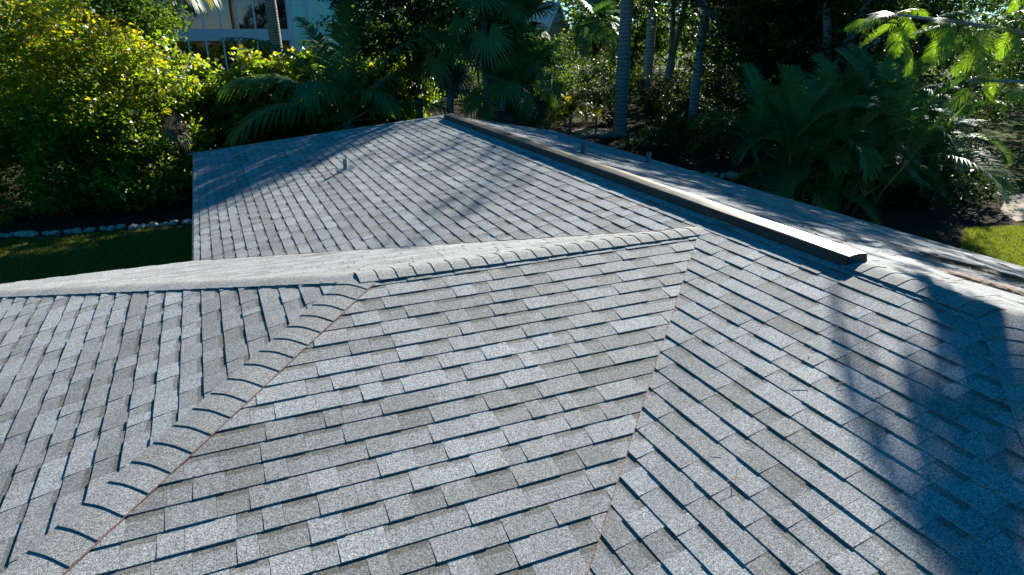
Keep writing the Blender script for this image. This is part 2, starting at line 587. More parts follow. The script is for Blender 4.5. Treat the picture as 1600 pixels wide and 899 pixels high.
def piece_verts(pc, u0, v0, thick, dh):
    """local (u, v, n) prism of one shingle face; wedge: thick butt, thin top"""
    hb = (HT if thick else HG) + dh
    top, bot, vv = [], [], []
    for a, b in pc:
        s = min(1.0, max(0.0, (b - v0) / EXPO))
        top.append((a - u0, b - v0, hb + (H1 - hb) * s))
        bot.append((a - u0, b - v0, -0.001))
        vv.append(s)
    n = len(pc)
    faces = [tuple(range(n))] + [(i + n, (i + 1) % n + n, (i + 1) % n, i) for i in range(n)]
    return top + bot, faces, vv + vv


# how large each shingle shows in the photograph
def shown(pk):
    key, u0, v0, w, thick, t, pc, full, dh = pk
    F = FACES[key]
    q = [project(F['O'] + F['U'] * a + F['V'] * b) for a, b in pc]
    if any(x is None for x in q):
        return 0
    cx = sum(x for x, y in q) / len(q)
    cyy = sum(y for x, y in q) / len(q)
    if not (0 < cx < 1600 and 0 < cyy < 899):
        return 0
    return abs(area(q))


order = sorted(range(len(pieces)), key=lambda i: -shown(pieces[i]))
singled = set(order[:300])
shared = {}
SV, SF, ST, SVV, SG = [], [], [], [], []
for i, pk in enumerate(pieces):
    key, u0, v0, w, thick, t, pc, full, dh = pk
    F = FACES[key]
    if i in singled:
        mk = (w, thick) if full else i
        if mk not in shared:
            vs, fs, vv = piece_verts(pc, u0, v0, thick, 0.0 if full else dh)
            shared[mk] = mesh_py('shingle', vs, fs, {'vv': vv, 'gap': [0.0 if thick else 1.0] * len(vs)})
            shared[mk].materials.append(M['shingle'])
        o = obj('shingle', shared[mk], None, F['slope'])
        p = F['O'] + F['U'] * u0 + F['V'] * v0
        mat = Matrix((F['U'], F['V'], F['N'])).transposed().to_4x4()
        if (F['U'].cross(F['V'])).dot(F['N']) < 0:
            mat = Matrix((F['U'], F['V'], F['N'])).transposed().to_4x4()
        mat.translation = p
        o.matrix_world = mat
        o['tone'] = t
    else:
        vs, fs, vv = piece_verts(pc, u0, v0, thick, dh)
        b0 = len(SV)
        SV += [F['O'] + F['U'] * (a + u0) + F['V'] * (b + v0) + F['N'] * c for a, b, c in vs]
        SF += [tuple(j + b0 for j in f) for f in fs]
        ST += [t] * len(vs)
        SVV += vv
        SG += [0.0 if thick else 1.0] * len(vs)
me = mesh_py('shingle_field', SV, SF, {'tone': ST, 'vv': SVV, 'gap': SG})
tag(obj('shingle_field', me, M['shingle'], house), 'remaining grey shingles in overlapping courses over all slopes', None, kind='stuff')


# ---- ridge and hip caps: bent pieces, each lapped over the next one down
def cap_line(A, B, nl, nr, half=0.135, expo=EXPO, start=0.0, over=0.03, seed=0):
    """caps from A (covered end) towards B (exposed butts point to B); nl, nr: in-plane directions down each side"""
    A, B = Vector(A), Vector(B)
    d = (B - A)
    L = d.length
    d.normalize()
    nl = (Vector(nl) - d * Vector(nl).dot(d)).normalized()
    nr = (Vector(nr) - d * Vector(nr).dot(d)).normalized()
    upv = (-(nl + nr))
    upv = upv.normalized() if upv.length > 1e-6 else Vector((0, 0, 1))
    x0 = 0.055
    prof = [nl * half, nl * (half * 0.7), nl * x0]
    for q in (0.25, 0.5, 0.75):
        prof.append(nl * x0 * (1 - q) ** 2 + nr * x0 * q * q)
    prof += [nr * x0, nr * (half * 0.7), nr * half]
    n = len(prof)
    vs, fs = [], []
    for (t, lift) in ((-over, 0.0118), (expo, 0.0180)):
        for layer in (0.0, 1.0):
            for p in prof:
                vs.append(d * t + p + upv * (lift - 0.0044 * (1 - layer)))
    a0, a1, b0, b1 = 0, n, 2 * n, 3 * n
    vs += vs[3 * n:4 * n]
    c1 = 4 * n
    for i in range(n - 1):
        fs.append((a1 + i, a1 + i + 1, b1 + i + 1, b1 + i))
    for i in range(n - 1):
        fs.append((c1 + i, c1 + i + 1, b0 + i + 1, b0 + i))
    q = len(vs)
    vs += [vs[j] for j in (a0, a1, b1, b0, a0 + n - 1, a1 + n - 1, b1 + n - 1, b0 + n - 1)]
    fs.append((q, q + 1, q + 2, q + 3))
    fs.append((q + 5, q + 4, q + 7, q + 6))
    me = mesh_py('ridge_cap', vs, fs, smooth=False)
    for i, p in enumerate(me.polygons):
        p.use_smooth = i < n - 1
    me.materials.append(M['cap'])
    rr = random.Random(seed)
    t = start
    while t < L - 0.02:
        o = obj('ridge_cap', me, None, house, A + d * (t + rr.uniform(-0.004, 0.004)))
        o.rotation_euler = (rr.uniform(-0.0015, 0.0015), rr.uniform(-0.0015, 0.0015), rr.uniform(-0.010, 0.010))
        o['tone'] = 0.5 + rr.uniform(-0.22, 0.22)
        t += expo


def P3(x, y, z):
    return (x, y, RIDGE + z)


VENT0, VENT1 = 3.36, 12.82
dn_l, dn_r = Vector((-1, 0, -S)), Vector((1, 0, -S))
dn_n, dn_f = Vector((0, -1, -S)), Vector((0, 1, -S))
cap_line(P3(XA, YW, ZW), P3(XA - TW, YW - TW, ZW - S * TW), dn_l, dn_n, seed=1, start=0.02)        # wing, near hip
cap_line(P3(XA, YW, ZW), P3(XA - TW, YW + TW, ZW - S * TW), dn_f, dn_l, seed=2, start=0.02)        # wing, far hip
cap_line(P3(0, Y0, 0), P3(XL, Y0 + XL, S * XL), dn_l, dn_n, seed=3, start=0.02)
cap_line(P3(0, Y0, 0), P3(XR, Y0 - XR, -S * XR), dn_n, dn_r, seed=4, start=0.02)
cap_line(P3(0, Y1, 0), P3(XL, Y1 - XL, S * XL), dn_f, dn_l, seed=5, start=0.02)
cap_line(P3(0, Y1, 0), P3(XR, Y1 + XR, -S * XR), dn_r, dn_f, seed=6, start=0.02)
LW = (JX + 0.03) - (XA - 0.05)
cap_line(P3(JX + 0.03, YW, ZW + 0.004), P3(XA - 0.05, YW, ZW + 0.004), dn_n, dn_f, half=0.125, seed=7, start=LW - EXPO * math.ceil(LW / EXPO - 0.15))
cap_line(P3(0, VENT0 - 0.02, 0.006), P3(0, Y0 + 0.07, 0.006), dn_l, dn_r, seed=8)
cap_line(P3(0, VENT1 + 0.02, 0.006), P3(0, Y1 - 0.06, 0.006), dn_r, dn_l, seed=9)

# ---- red chalk lines left along the cut edges
def strip_line(A, B, w, lift):
    A, B = Vector(A), Vector(B)
    n = 40
    rr = random.Random(3)
    vs, fs = [], []
    side = (B - A).cross(Vector((0, 0, 1))).normalized()
    for i in range(n + 1):
        p = A.lerp(B, i / n) + Vector((0, 0, lift)) + side * rr.uniform(-0.003, 0.003)
        ww = w * rr.uniform(0.5, 1.3)
        vs += [p - side * ww, p + side * ww, p - side * ww * 0.6 - Vector((0, 0, 0.003)), p + side * ww * 0.6 - Vector((0, 0, 0.003))]
    for i in range(n):
        a, b = 4 * i, 4 * i + 4
        fs += [(a, a + 1, b + 1, b), (a + 2, b + 2, b + 3, a + 3), (a, b, b + 2, a + 2), (a + 1, a + 3, b + 3, b + 1)]
    me = mesh_py('chalk_line', vs, fs)
    o = obj('chalk_line', me, M['chalk'], house)
    return o


strip_line(P3(JX, YW, ZW), P3(XL, YW - TW, S * XL), 0.0022, 0.011)['label'] = 'thin red chalk line along the valley'
strip_line(P3(JX, YW, ZW), P3(XL, YW + TW, S * XL), 0.0035, 0.012)['label'] = 'thin red line along the far valley'
off = Vector((1, -1, 0)).normalized() * 0.136
strip_line(Vector(P3(XA, YW, ZW)) + off + Vector((0, 0, -S * 0.096)), Vector(P3(XA - TW, YW - TW, ZW - S * TW)) + off + Vector((0, 0, -S * 0.096)), 0.0025, 0.013)['label'] = 'thin red chalk line along the hip caps'

# ---- metal ridge vent
prof = [(-0.112, -0.034), (-0.108, -0.010), (-0.094, 0.004), (-0.092, 0.046), (-0.089, 0.050), (-0.045, 0.056), (0.0, 0.060),
        (0.045, 0.056), (0.089, 0.050), (0.092, 0.046), (0.094, 0.004), (0.108, -0.010), (0.112, -0.034)]
vs, fs = [], []
ny = 36
rr = random.Random(4)
for j in range(ny + 1):
    y = VENT0 + (VENT1 - VENT0) * j / ny
    sag = 0.006 * math.sin(j * 0.9) * math.sin(j * 0.37)
    for x, z in prof:
        vs.append(P3(x + sag * 0.5, y, z + sag * 0.4 + 0.012))
n = len(prof)
for j in range(ny):
    for i in range(n - 1):
        fs.append((j * n + i, j * n + i + 1, (j + 1) * n + i + 1, (j + 1) * n + i))
vent = obj('ridge_vent', mesh_py('ridge_vent', vs, fs), M['vent_metal'], house)
vent['label'] = 'bronze metal ridge vent glinting in the sun along the main ridge'
# dark panels covering both vent sides, their shade put into the colour
for sx in (-1, 1):
    lv = MB()
    q = [(0.0925, 0.060), (0.0965, 0.058), (0.1135, -0.010), (0.1130, -0.028), (0.0925, -0.020)]
    lv.prism([P3(sx * x, VENT0 - 0.004, z) for x, z in q][::sx], [P3(sx * x, VENT1 + 0.004, z) for x, z in q][::sx])
    lv.build('shade_panel', M['vent_dark'], vent)
for k in range(1, 4):
    yj = VENT0 + 2.44 * k
    jb = MB()
    jp = [(x * 1.01, z + 0.0135) for x, z in prof[3:10]]
    jb.prism([P3(x, yj - 0.018, z) for x, z in jp], [P3(x, yj + 0.018, z) for x, z in jp])
    jb.build('joint_strap', M['vent_metal'], vent)
for yy, dy in ((VENT0, -1), (VENT1, 1)):
    b = MB()
    pts = [(x, z + 0.0115) for x, z in prof[1:12]]
    b.prism([P3(x, yy + dy * 0.010, z) for x, z in pts], [P3(x, yy - dy * 0.004, z) for x, z in pts])
    b.build('end_plug', M['vent_dark'], vent)

# ---- vent pipes with lead boots
def vent_pipe(x, y, r, h, label):
    z = RIDGE - S * abs(x)
    b = MB()
    seg = 14
    ring = lambda rad, zz, jag=0.0: [(x + rad * math.cos(2 * math.pi * k / seg), y + rad * math.sin(2 * math.pi * k / seg), zz + (jag * ((k * 7) % 5 - 2))) for k in range(seg)]
    rings = [ring(r * 1.25, z - 0.02), ring(r * 1.12, z + 0.035), ring(r, z + 0.05), ring(r * 1.02, z + h * 0.6), ring(r * 0.98, z + h, 0.004), ring(r * 0.72, z + h, 0.003), ring(r * 0.70, z + h - 0.08)]
    vs, fs = [], []
    for q in rings:
        vs += q
    for j in range(len(rings) - 1):
        for k in range(seg):
            k2 = (k + 1) % seg
            fs.append((j * seg + k, j * seg + k2, (j + 1) * seg + k2, (j + 1) * seg + k))
    fs.append(tuple((len(rings) - 1) * seg + k for k in range(seg)))
    o = obj('vent_pipe', mesh_py('vent_pipe', vs, fs, smooth=False), M['lead'], house)
    o['label'] = label
    s = 1 if x < 0 else -1
    fl = MB()
    q = 0.13
    zz = lambda xx: RIDGE - S * abs(xx)
    c = [(x - q, y - q), (x + q, y - q), (x + q, y + q), (x - q, y + q)]
    fl.prism([(a, b_, zz(a) + 0.006) for a, b_ in c], [(a, b_, zz(a) + 0.014) for a, b_ in c])
    fl.build('flashing', M['lead'], o)


vent_pipe(-2.315, 11.38, 0.034, 0.19, 'lone grey vent pipe on the sunny left slope, casting a shadow')
vent_pipe(1.337, 9.857, 0.050, 0.17, 'grey vent pipe just behind the ridge vent')
vent_pipe(3.50, 11.10, 0.050, 0.22, 'grey vent pipe near the right eave')

# ---- eaves and walls
eave_loop = [(XL, Y1 - XL), (XL, YW + TW), (XA - TW, YW + TW), (XA - TW, YW - TW), (XL, YW - TW), (XL, Y0 + XL), (XR, Y0 - XR), (XR, Y1 + XR)]
def face_z(x):
    return RIDGE - S * XR if x > 0 else ZE
for i in range(len(eave_loop)):
    (xa, ya), (xb, yb) = eave_loop[i], eave_loop[(i + 1) % len(eave_loop)]
    d = Vector((xb - xa, yb - ya, 0)).normalized()
    nout = Vector((-d.y, d.x, 0))
    cx0, cy0 = sum(p[0] for p in eave_loop) / 8, sum(p[1] for p in eave_loop) / 8
    # orientation of the loop: outward is to the left or right consistently
    nout = -nout if True else nout
    A0, B0 = Vector((xa, ya, face_z(xa))), Vector((xb, yb, face_z(xb)))
    b = MB()
    lo, hi = Vector((0, 0, -0.20)), Vector((0, 0, -0.022))
    q = [A0 - nout * 0.012, B0 - nout * 0.012, B0 + nout * 0.014, A0 + nout * 0.014]
    b.prism([p + lo for p in q], [p + hi for p in q])
    b.build('fascia', M['trim'], house)
    b = MB()
    q = [A0 - nout * 0.05, B0 - nout * 0.05, B0 + nout * 0.022, A0 + nout * 0.022]
    b.prism([p + Vector((0, 0, -0.020)) for p in q], [p + Vector((0, 0, -0.004)) for p in q])
    b.build('drip_edge', M['drip'], house)
walls = MB()
walls.box(XL + 0.55, XR - 0.55, Y0 + XL + 0.6, Y1 - XL - 0.6, 0.0, ZE - 0.16)
walls.build('wall', M['stucco'], house)
walls = MB()
walls.box(XA - TW + 0.55, XL + 0.54, YW - TW + 0.55, YW + TW - 0.55, 0.0, ZE - 0.16)
walls.build('wall', M['stucco'], house)

# ---- dry needles lying on the far slope
def needles(name, label, regions, n, parent=None):
    V, F, T = [], [], []
    for (x0, y0, x1, y1, wd, cnt) in regions:
        for _ in range(cnt):
            t = random.random()
            x = x0 + (x1 - x0) * t + random.gauss(0, wd)
            y = y0 + (y1 - y0) * t + random.gauss(0, wd)
            z = RIDGE - S * abs(x) + 0.014 + random.uniform(0, 0.02)
            a = random.uniform(0, math.pi)
            l = random.uniform(0.04, 0.13)
            w = random.uniform(0.0015, 0.004)
            dx, dy = math.cos(a) * l / 2, math.sin(a) * l / 2
            px, py = -math.sin(a) * w, math.cos(a) * w
            dz = -S * dx if x > 0 else S * dx
            b = len(V)
            hz = random.uniform(0, 0.012)
            V += [(x - dx - px, y - dy - py, z - dz), (x - dx + px, y - dy + py, z - dz), (x + dx + px, y + dy + py, z + dz + hz), (x + dx - px, y + dy - py, z + dz + hz)]
            F.append((b, b + 1, b + 2, b + 3))
            T += [random.random()] * 4
    me = mesh_np(name, V, F, {'tone': T})
    return tag(obj(name, me, M['needle']), label, 'needles', kind='stuff')


needles('dry_needles', 'drifts of brown dry needles on the shaded right slope',
        [(2.25, 4.35, 2.95, 3.45, 0.055, 2200), (1.30, 3.45, 1.65, 2.7, 0.04, 1500), (2.2, 4.6, 2.4, 2.9, 0.35, 350), (-0.6, 2.9, -1.7, 2.2, 0.35, 9), (-1.5, 6.5, -2.0, 11.5, 0.7, 12)], 0)


# ------------------------------------------------------------------ foliage
def leaf_cloud(name, C, size, tone, mat, aspect=0.55, updir=0.5, spread=None, parent=None, kind=None):
    """C (n,3) leaf positions; one folded four-cornered leaf each"""
    n = len(C)
    nrm = rng.normal(size=(n, 3))
    nrm /= np.linalg.norm(nrm, axis=1, keepdims=True) + 1e-9
    nrm[:, 2] = np.abs(nrm[:, 2]) * (1 - updir) + updir
    nrm /= np.linalg.norm(nrm, axis=1, keepdims=True)
    t = rng.normal(size=(n, 3))
    t -= nrm * np.sum(t * nrm, axis=1, keepdims=True)
    t /= np.linalg.norm(t, axis=1, keepdims=True) + 1e-9
    b = np.cross(nrm, t)
    sz = size * np.clip(rng.lognormal(-0.05, 0.32, size=(n, 1)), 0.4, 2.0)
    fold = nrm * sz * 0.13
    V = np.stack([C - t * sz * 0.5, C + b * sz * aspect * 0.5 + fold, C + t * sz * 0.55, C - b * sz * aspect * 0.5 + fold], axis=1).reshape(-1, 3)
    F = np.arange(4 * n).reshape(-1, 4)
    me = mesh_np(name, V, F, {'tone': np.repeat(np.clip(tone, 0, 1), 4)}, mats=(mat,))
    return obj(name, me, None, parent)


def crown_points(ells, clump_r, per, flat=0.7, shell=0.5):
    """ells: (cx,cy,cz,rx,ry,rz,nclumps). Leaves in clumps spread through the outer part of each volume"""
    pts, ton = [], []
    for (cx, cy, cz, rx, ry, rz, nc) in ells:
        d = rng.normal(size=(nc, 3))
        d /= np.linalg.norm(d, axis=1, keepdims=True)
        rad = shell + (1 - shell) * rng.uniform(0, 1, size=(nc, 1)) ** 0.6
        rad *= 1 + 0.12 * rng.normal(size=(nc, 1))
        cc = np.array([cx, cy, cz]) + d * rad * np.array([rx, ry, rz])
        ct = rng.uniform(-0.18, 0.18, size=nc)
        cr = clump_r * rng.uniform(0.6, 1.35, size=nc)
        for c, tt, r in zip(cc, ct, cr):
            m = int(per * rng.uniform(0.6, 1.4))
            q = rng.normal(size=(m, 3)) * np.array([1, 1, flat]) * r * 0.55
            p = c + q
            pts.append(p)
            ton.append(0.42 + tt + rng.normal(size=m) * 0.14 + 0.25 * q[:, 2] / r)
    P = np.concatenate(pts)
    T = np.concatenate(ton)
    k = P[:, 2] > 0.05
    return P[k], T[k], None


def limbs(mb, base, fork, ends, r0):
    base, fork = Vector(base), Vector(fork)
    m = base.lerp(fork, 0.5) + Vector((random.uniform(-0.15, 0.15), random.uniform(-0.15, 0.15), 0))
    mb.tube([base + Vector((0, 0, -0.05)), base + Vector((0, 0, 0.25)), m, fork], [r0 * 1.35, r0, r0 * 0.82, r0 * 0.68], 9)
    for e in ends:
        e = Vector(e)
        q = fork.lerp(e, 0.5) + Vector((random.uniform(-0.3, 0.3), random.uniform(-0.3, 0.3), random.uniform(0.0, 0.4)))
        mb.tube([fork - (fork - m) * 0.1, q, e], [r0 * 0.5, r0 * 0.3, r0 * 0.1], 7)
        for _ in range(2):
            t = e + Vector((random.uniform(-1, 1), random.uniform(-1, 1), random.uniform(-0.3, 0.8)))
            mb.tube([q.lerp(e, 0.3), q.lerp(t, 0.6), t], [r0 * 0.2, r0 * 0.13, r0 * 0.05], 5)
    return mb


def broad_tree(name, label, cat, base, fork, ells, r0, leaf, per, clump, mat, bark='bark', group=None, aspect=0.55, tone_add=0.0, yellow=None, shell=0.5, crown='crown'):
    t = thing(name, label, cat, base, group)
    P, T, _ = crown_points(ells, clump, per, shell=shell)
    T = T + tone_add
    if yellow is not None:                                   # young yellow leaves on the upper, outer shoots
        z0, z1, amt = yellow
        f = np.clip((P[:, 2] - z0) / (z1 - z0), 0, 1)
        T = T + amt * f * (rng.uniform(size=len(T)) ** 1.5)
    Bv = np.array(base)
    leaf_cloud(crown, P - Bv, leaf, T, mat, aspect=aspect, parent=t)
    ends = []
    for (cx, cy, cz, rx, ry, rz, nc) in ells:
        for _ in range(2):
            ends.append((cx + random.uniform(-0.5, 0.5) * rx - base[0], cy + random.uniform(-0.5, 0.5) * ry - base[1], cz + random.uniform(-0.2, 0.5) * rz - base[2]))
    mb = limbs(MB(), (0, 0, 0), Vector(fork) - Vector(base), ends[:10], r0)
    mb.build('trunk', M[bark], t, smooth=True)
    return t


# ---- palms
def frond_mesh(name, L, elev, droop, n, ll, lw, hang, vlift, mat, seed, tone=0.4, base_t=0.14, rach=0.02):
    r = np.random.default_rng(seed)
    ns = 24
    ang = elev - droop * (np.linspace(0, 1, ns) ** 1.35)
    st = L / (ns - 1)
    side_bend = r.uniform(-0.15, 0.15)
    x = np.concatenate([[0], np.cumsum(np.cos(ang[:-1]) * st)])
    z = np.concatenate([[0], np.cumsum(np.sin(ang[:-1]) * st)])
    y = side_bend * (np.linspace(0, 1, ns) ** 2) * L * 0.6
    ctr = np.stack([x, y, z], 1)
    T = np.gradient(ctr, axis=0)
    T /= np.linalg.norm(T, axis=1, keepdims=True)
    Sv = np.cross(np.array([0, 0, 1.0]), T)
    Sv /= np.linalg.norm(Sv, axis=1, keepdims=True) + 1e-9
    Nn = np.cross(T, Sv)
    V, F, TN, MI = [], [], [], []
    twist = r.uniform(-0.5, 0.5)
    for sgn in (-1, 1):
        for i in range(n):
            t = base_t + (0.99 - base_t) * (i + r.uniform(-0.25, 0.25)) / (n - 1)
            t = min(max(t, base_t), 0.995)
            f = t * (ns - 1)
            k = min(int(f), ns - 2)
            a = f - k
            p = ctr[k] * (1 - a) + ctr[k + 1] * a
            tt, ss, nn = T[k], Sv[k], Nn[k]
            s = (t - base_t) / (1 - base_t)
            tw = twist * s
            ss2 = ss * math.cos(tw) + nn * math.sin(tw)
            nn2 = nn * math.cos(tw) - ss * math.sin(tw)
            alpha = math.radians(68 - 45 * s + r.uniform(-6, 6))
            length = ll * (0.45 + 0.75 * math.sin(math.pi * min(1, 0.18 + 0.80 * s)) ** 0.8) * r.uniform(0.85, 1.1)
            if s > 0.9:
                length *= 0.75
            d = tt * math.cos(alpha) + ss2 * sgn * math.sin(alpha) + nn2 * vlift
            d /= np.linalg.norm(d)
            h = hang * r.uniform(0.7, 1.3)
            p1 = p + d * length * 0.5 + np.array([0, 0, -h * length * 0.12])
            p2 = p + d * length * 0.92 + np.array([0, 0, -h * length * 0.55])
            w = lw * r.uniform(0.8, 1.2)
            wv = np.cross(d, nn2)
            wv /= np.linalg.norm(wv) + 1e-9
            b = len(V)
            V += [p - wv * w * 0.4, p + wv * w * 0.4, p1 - wv * w * 0.5, p1 + wv * w * 0.5, p2 - wv * w * 0.08, p2 + wv * w * 0.08]
            F += [(b, b + 1, b + 3, b + 2), (b + 2, b + 3, b + 5, b + 4)]
            MI += [0, 0]
            tn = tone + r.normal() * 0.12
            TN += [tn] * 6
    m = MB()
    idx = list(range(0, ns, 3)) + [ns - 1]
    m.tube([ctr[i] for i in idx], [rach * (1 - 0.85 * i / ns) for i in idx], 5, cap=False)
    b = len(V)
    V += [np.array(v) for v in m.v]
    F += [tuple(j + b for j in f) for f in m.f]
    MI += [1] * len(m.f)
    TN += [0.5] * len(m.v)
    return mesh_np(name, np.array(V), np.array(F), {'tone': np.clip(TN, 0, 1)}, mats=(mat, M['rachis']), midx=MI)


def fan_mesh(name, Lp, Rr, elev, n, droop, mat, seed, tone=0.4, tilt=0.5):
    """costapalmate fan leaf: arching stalk and a folded fan of pointed segments"""
    r = np.random.default_rng(seed)
    ns = 8
    ang = elev - 0.5 * np.linspace(0, 1, ns) ** 2
    st = Lp / (ns - 1)
    x = np.concatenate([[0], np.cumsum(np.cos(ang[:-1]) * st)])
    z = np.concatenate([[0], np.cumsum(np.sin(ang[:-1]) * st)])
    hub = np.array([x[-1], 0, z[-1]])
    a2 = ang[-1] - tilt
    T = np.array([math.cos(a2), 0, math.sin(a2)])
    Sv = np.array([0, 1.0, 0])
    Nn = np.cross(T, Sv)
    if Nn[2] < 0:
        Nn = -Nn
    V, F, TN, MI = [], [], [], []
    span = math.radians(145)
    dth = 2 * span / n
    for i in range(n):
        th = -span + dth * (i + 0.5) + r.uniform(-0.02, 0.02)
        d = T * math.cos(th) + Sv * math.sin(th)
        s = -T * math.sin(th) + Sv * math.cos(th)
        L = Rr * (0.70 + 0.30 * math.cos(th / 2)) * r.uniform(0.88, 1.08)
        fold = Nn * 0.16 * abs(math.sin(th))
        h = droop * r.uniform(0.6, 1.5)
        p0 = hub + d * 0.04
        p1 = hub + (d + fold) * L * 0.48
        p2 = hub + (d + fold * 0.6) * L * 0.75 + np.array([0, 0, -h * L * 0.10])
        p3 = hub + (d + fold * 0.2) * L * 0.97 + np.array([0, 0, -h * L * 0.36])
        w1 = L * 0.48 * math.tan(dth / 2) * 0.98
        pl = Nn * 0.25 * w1 * (1 if i % 2 else -1)
        b = len(V)
        V += [p0 - s * 0.006, p0 + s * 0.006, p1 - s * w1 + pl, p1 + s * w1 - pl, p2 - s * w1 * 0.75, p2 + s * w1 * 0.75, p3 - s * 0.003, p3 + s * 0.003]
        F += [(b, b + 1, b + 3, b + 2), (b + 2, b + 3, b + 5, b + 4), (b + 4, b + 5, b + 7, b + 6)]
        MI += [0, 0, 0]
        TN += [tone + r.normal() * 0.12] * 8
    m = MB()
    m.tube([(x[i], 0, z[i]) for i in range(ns)], [0.022 * (1 - 0.5 * i / ns) for i in range(ns)], 5, cap=False)
    b = len(V)
    V += [np.array(v) for v in m.v]
    F += [tuple(j + b for j in f) for f in m.f]
    MI += [1] * len(m.f)
    TN += [0.5] * len(m.v)
    return mesh_np(name, np.array(V), np.array(F), {'tone': np.clip(TN, 0, 1)}, mats=(mat, M['rachis']), midx=MI)


def ringed_trunk(parent, top, r0, r1, mat, bulge=0.0, step=0.35, lean=(0, 0), name='trunk'):
    pts, rad = [], []
    n = max(6, int(top / step))
    for i in range(n + 1):
        t = i / n
        pts.append((lean[0] * t * t, lean[1] * t * t, -0.05 + (top + 0.05) * t))
        r = r0 + (r1 - r0) * t + bulge * math.sin(math.pi * min(1, t * 1.1)) * 0.5
        if t < 0.06:
            r *= 1.25 - 4 * t
        rad.append(r * (1.0 + (0.007 if i % 2 else -0.005) + random.uniform(-0.006, 0.006)))
    return MB().tube(pts, rad, 16).build(name, mat, parent, smooth=True)


def set_frond(parent, me, az, loc, roll=0.0, tilt=0.0, sc_=1.0, name='frond'):
    o = obj(name, me, None, parent, loc)
    o.rotation_euler = (roll, tilt, az)
    o.scale = (sc_, sc_, sc_)
    return o


# frond variants, from upright to hanging, shared by all palms of a kind
COCO = [frond_mesh('coconut_frond', 4.2, R(e), dr, 58, 0.85, 0.055, hg, 0.15, M['frond'], 20 + i, 0.45, 0.16, 0.035)
        for i, (e, dr, hg) in enumerate([(82, 0.9, 0.7), (68, 1.3, 0.9), (50, 1.5, 1.0), (30, 1.5, 1.1), (5, 1.3, 1.0)])]
COCO_BROAD = [frond_mesh('broad_coconut_frond', 4.2, R(e), dr, 58, 0.85, 0.080, hg, 0.15, M['frond'], 20 + i, 0.45, 0.16, 0.05)
              for i, (e, dr, hg) in enumerate([(82, 0.9, 0.7), (68, 1.3, 0.9), (50, 1.5, 1.0), (30, 1.5, 1.1), (5, 1.3, 1.0)])]
COCO_Y = [frond_mesh('yellow_frond', 4.0, R(e), dr, 50, 0.75, 0.05, 1.1, 0.0, M['frond_yellow'], 40 + i, 0.45, 0.16, 0.035)
          for i, (e, dr) in enumerate([(15, 1.4), (-5, 1.2)])]
ARECA = [frond_mesh('areca_frond', 2.7, R(e), dr, 44, 0.62, 0.045, 0.55, 0.45, M['frond'], 60 + i, 0.5, 0.22, 0.022)
         for i, (e, dr) in enumerate([(84, 0.9), (72, 1.5), (60, 1.9), (45, 2.0), (28, 1.8)])]
ROYAL = [frond_mesh('royal_frond', 3.6, R(e), dr, 46, 0.75, 0.05, 0.7, 0.2, M['frond'], 80 + i, 0.45, 0.12, 0.03)
         for i, (e, dr) in enumerate([(70, 1.2), (40, 1.6), (8, 1.4)])]
PYGMY = [frond_mesh('pygmy_frond', 1.25, R(e), dr, 30, 0.24, 0.025, 0.5, 0.1, M['frond_yellow'], 90 + i, 0.25, 0.12, 0.012)
         for i, (e, dr) in enumerate([(75, 1.4), (50, 1.9), (20, 1.8)])]
FAN = [fan_mesh('fan_leaf', 1.05, 1.0, R(e), 30, dr, M['frond'], 100 + i, 0.42, tl)
       for i, (e, dr, tl) in enumerate([(80, 0.35, 0.1), (58, 0.45, 0.3), (35, 0.55, 0.5), (10, 0.7, 0.6), (-20, 0.8, 0.5)])]
FAN_DEAD = [fan_mesh('dead_fan_leaf', 0.6, 0.95, R(e), 26, 1.2, M['frond_dead'], 120 + i, 0.4, 0.5)
            for i, e in enumerate([-55, -72])]


def fan_palm(label, base, h, lean, nl, sc_=1.0, skirt=6, seed=0, group='fan palms clustered beyond the far end of the roof'):
    rr = random.Random(seed)
    t = thing('fan_palm', label, 'palm tree', base, group)
    ringed_trunk(t, h, 0.15, 0.12, M['coco'], lean=lean)
    top = Vector((lean[0], lean[1], h))
    for i in range(nl):
        q = i / nl
        k = min(4, int(q * 5))
        set_frond(t, FAN[k], i * 2.39996 + rr.uniform(-0.3, 0.3), top + Vector((0, 0, rr.uniform(-0.15, 0.1))), rr.uniform(-0.35, 0.35), rr.uniform(-0.12, 0.12), sc_ * rr.uniform(0.85, 1.1), 'fan_leaf')
    for i in range(skirt):
        set_frond(t, FAN_DEAD[i % 2], i * 2.4 + rr.uniform(-0.4, 0.4), top + Vector((0, 0, -0.25 - 0.12 * rr.random())), rr.uniform(-0.4, 0.4), 0, sc_ * rr.uniform(0.8, 1.1), 'dead_leaf')
    return t


def palm(name, label, base, h, variants, nf, r0, r1, mat, lean=(0, 0), sc_=1.0, seed=0, group=None, skip=0, extra=None):
    rr = random.Random(seed)
    t = thing(name, label, 'palm tree', base, group)
    ringed_trunk(t, h, r0, r1, mat, lean=lean)
    top = Vector((lean[0], lean[1], h))
    for i in range(nf):
        k = min(len(variants) - 1, int(i / nf * len(variants)))
        set_frond(t, variants[k], i * 2.39996 + rr.uniform(-0.25, 0.25), top, rr.uniform(-0.15, 0.15), rr.uniform(-0.08, 0.08), sc_ * rr.uniform(0.88, 1.08))
    return t


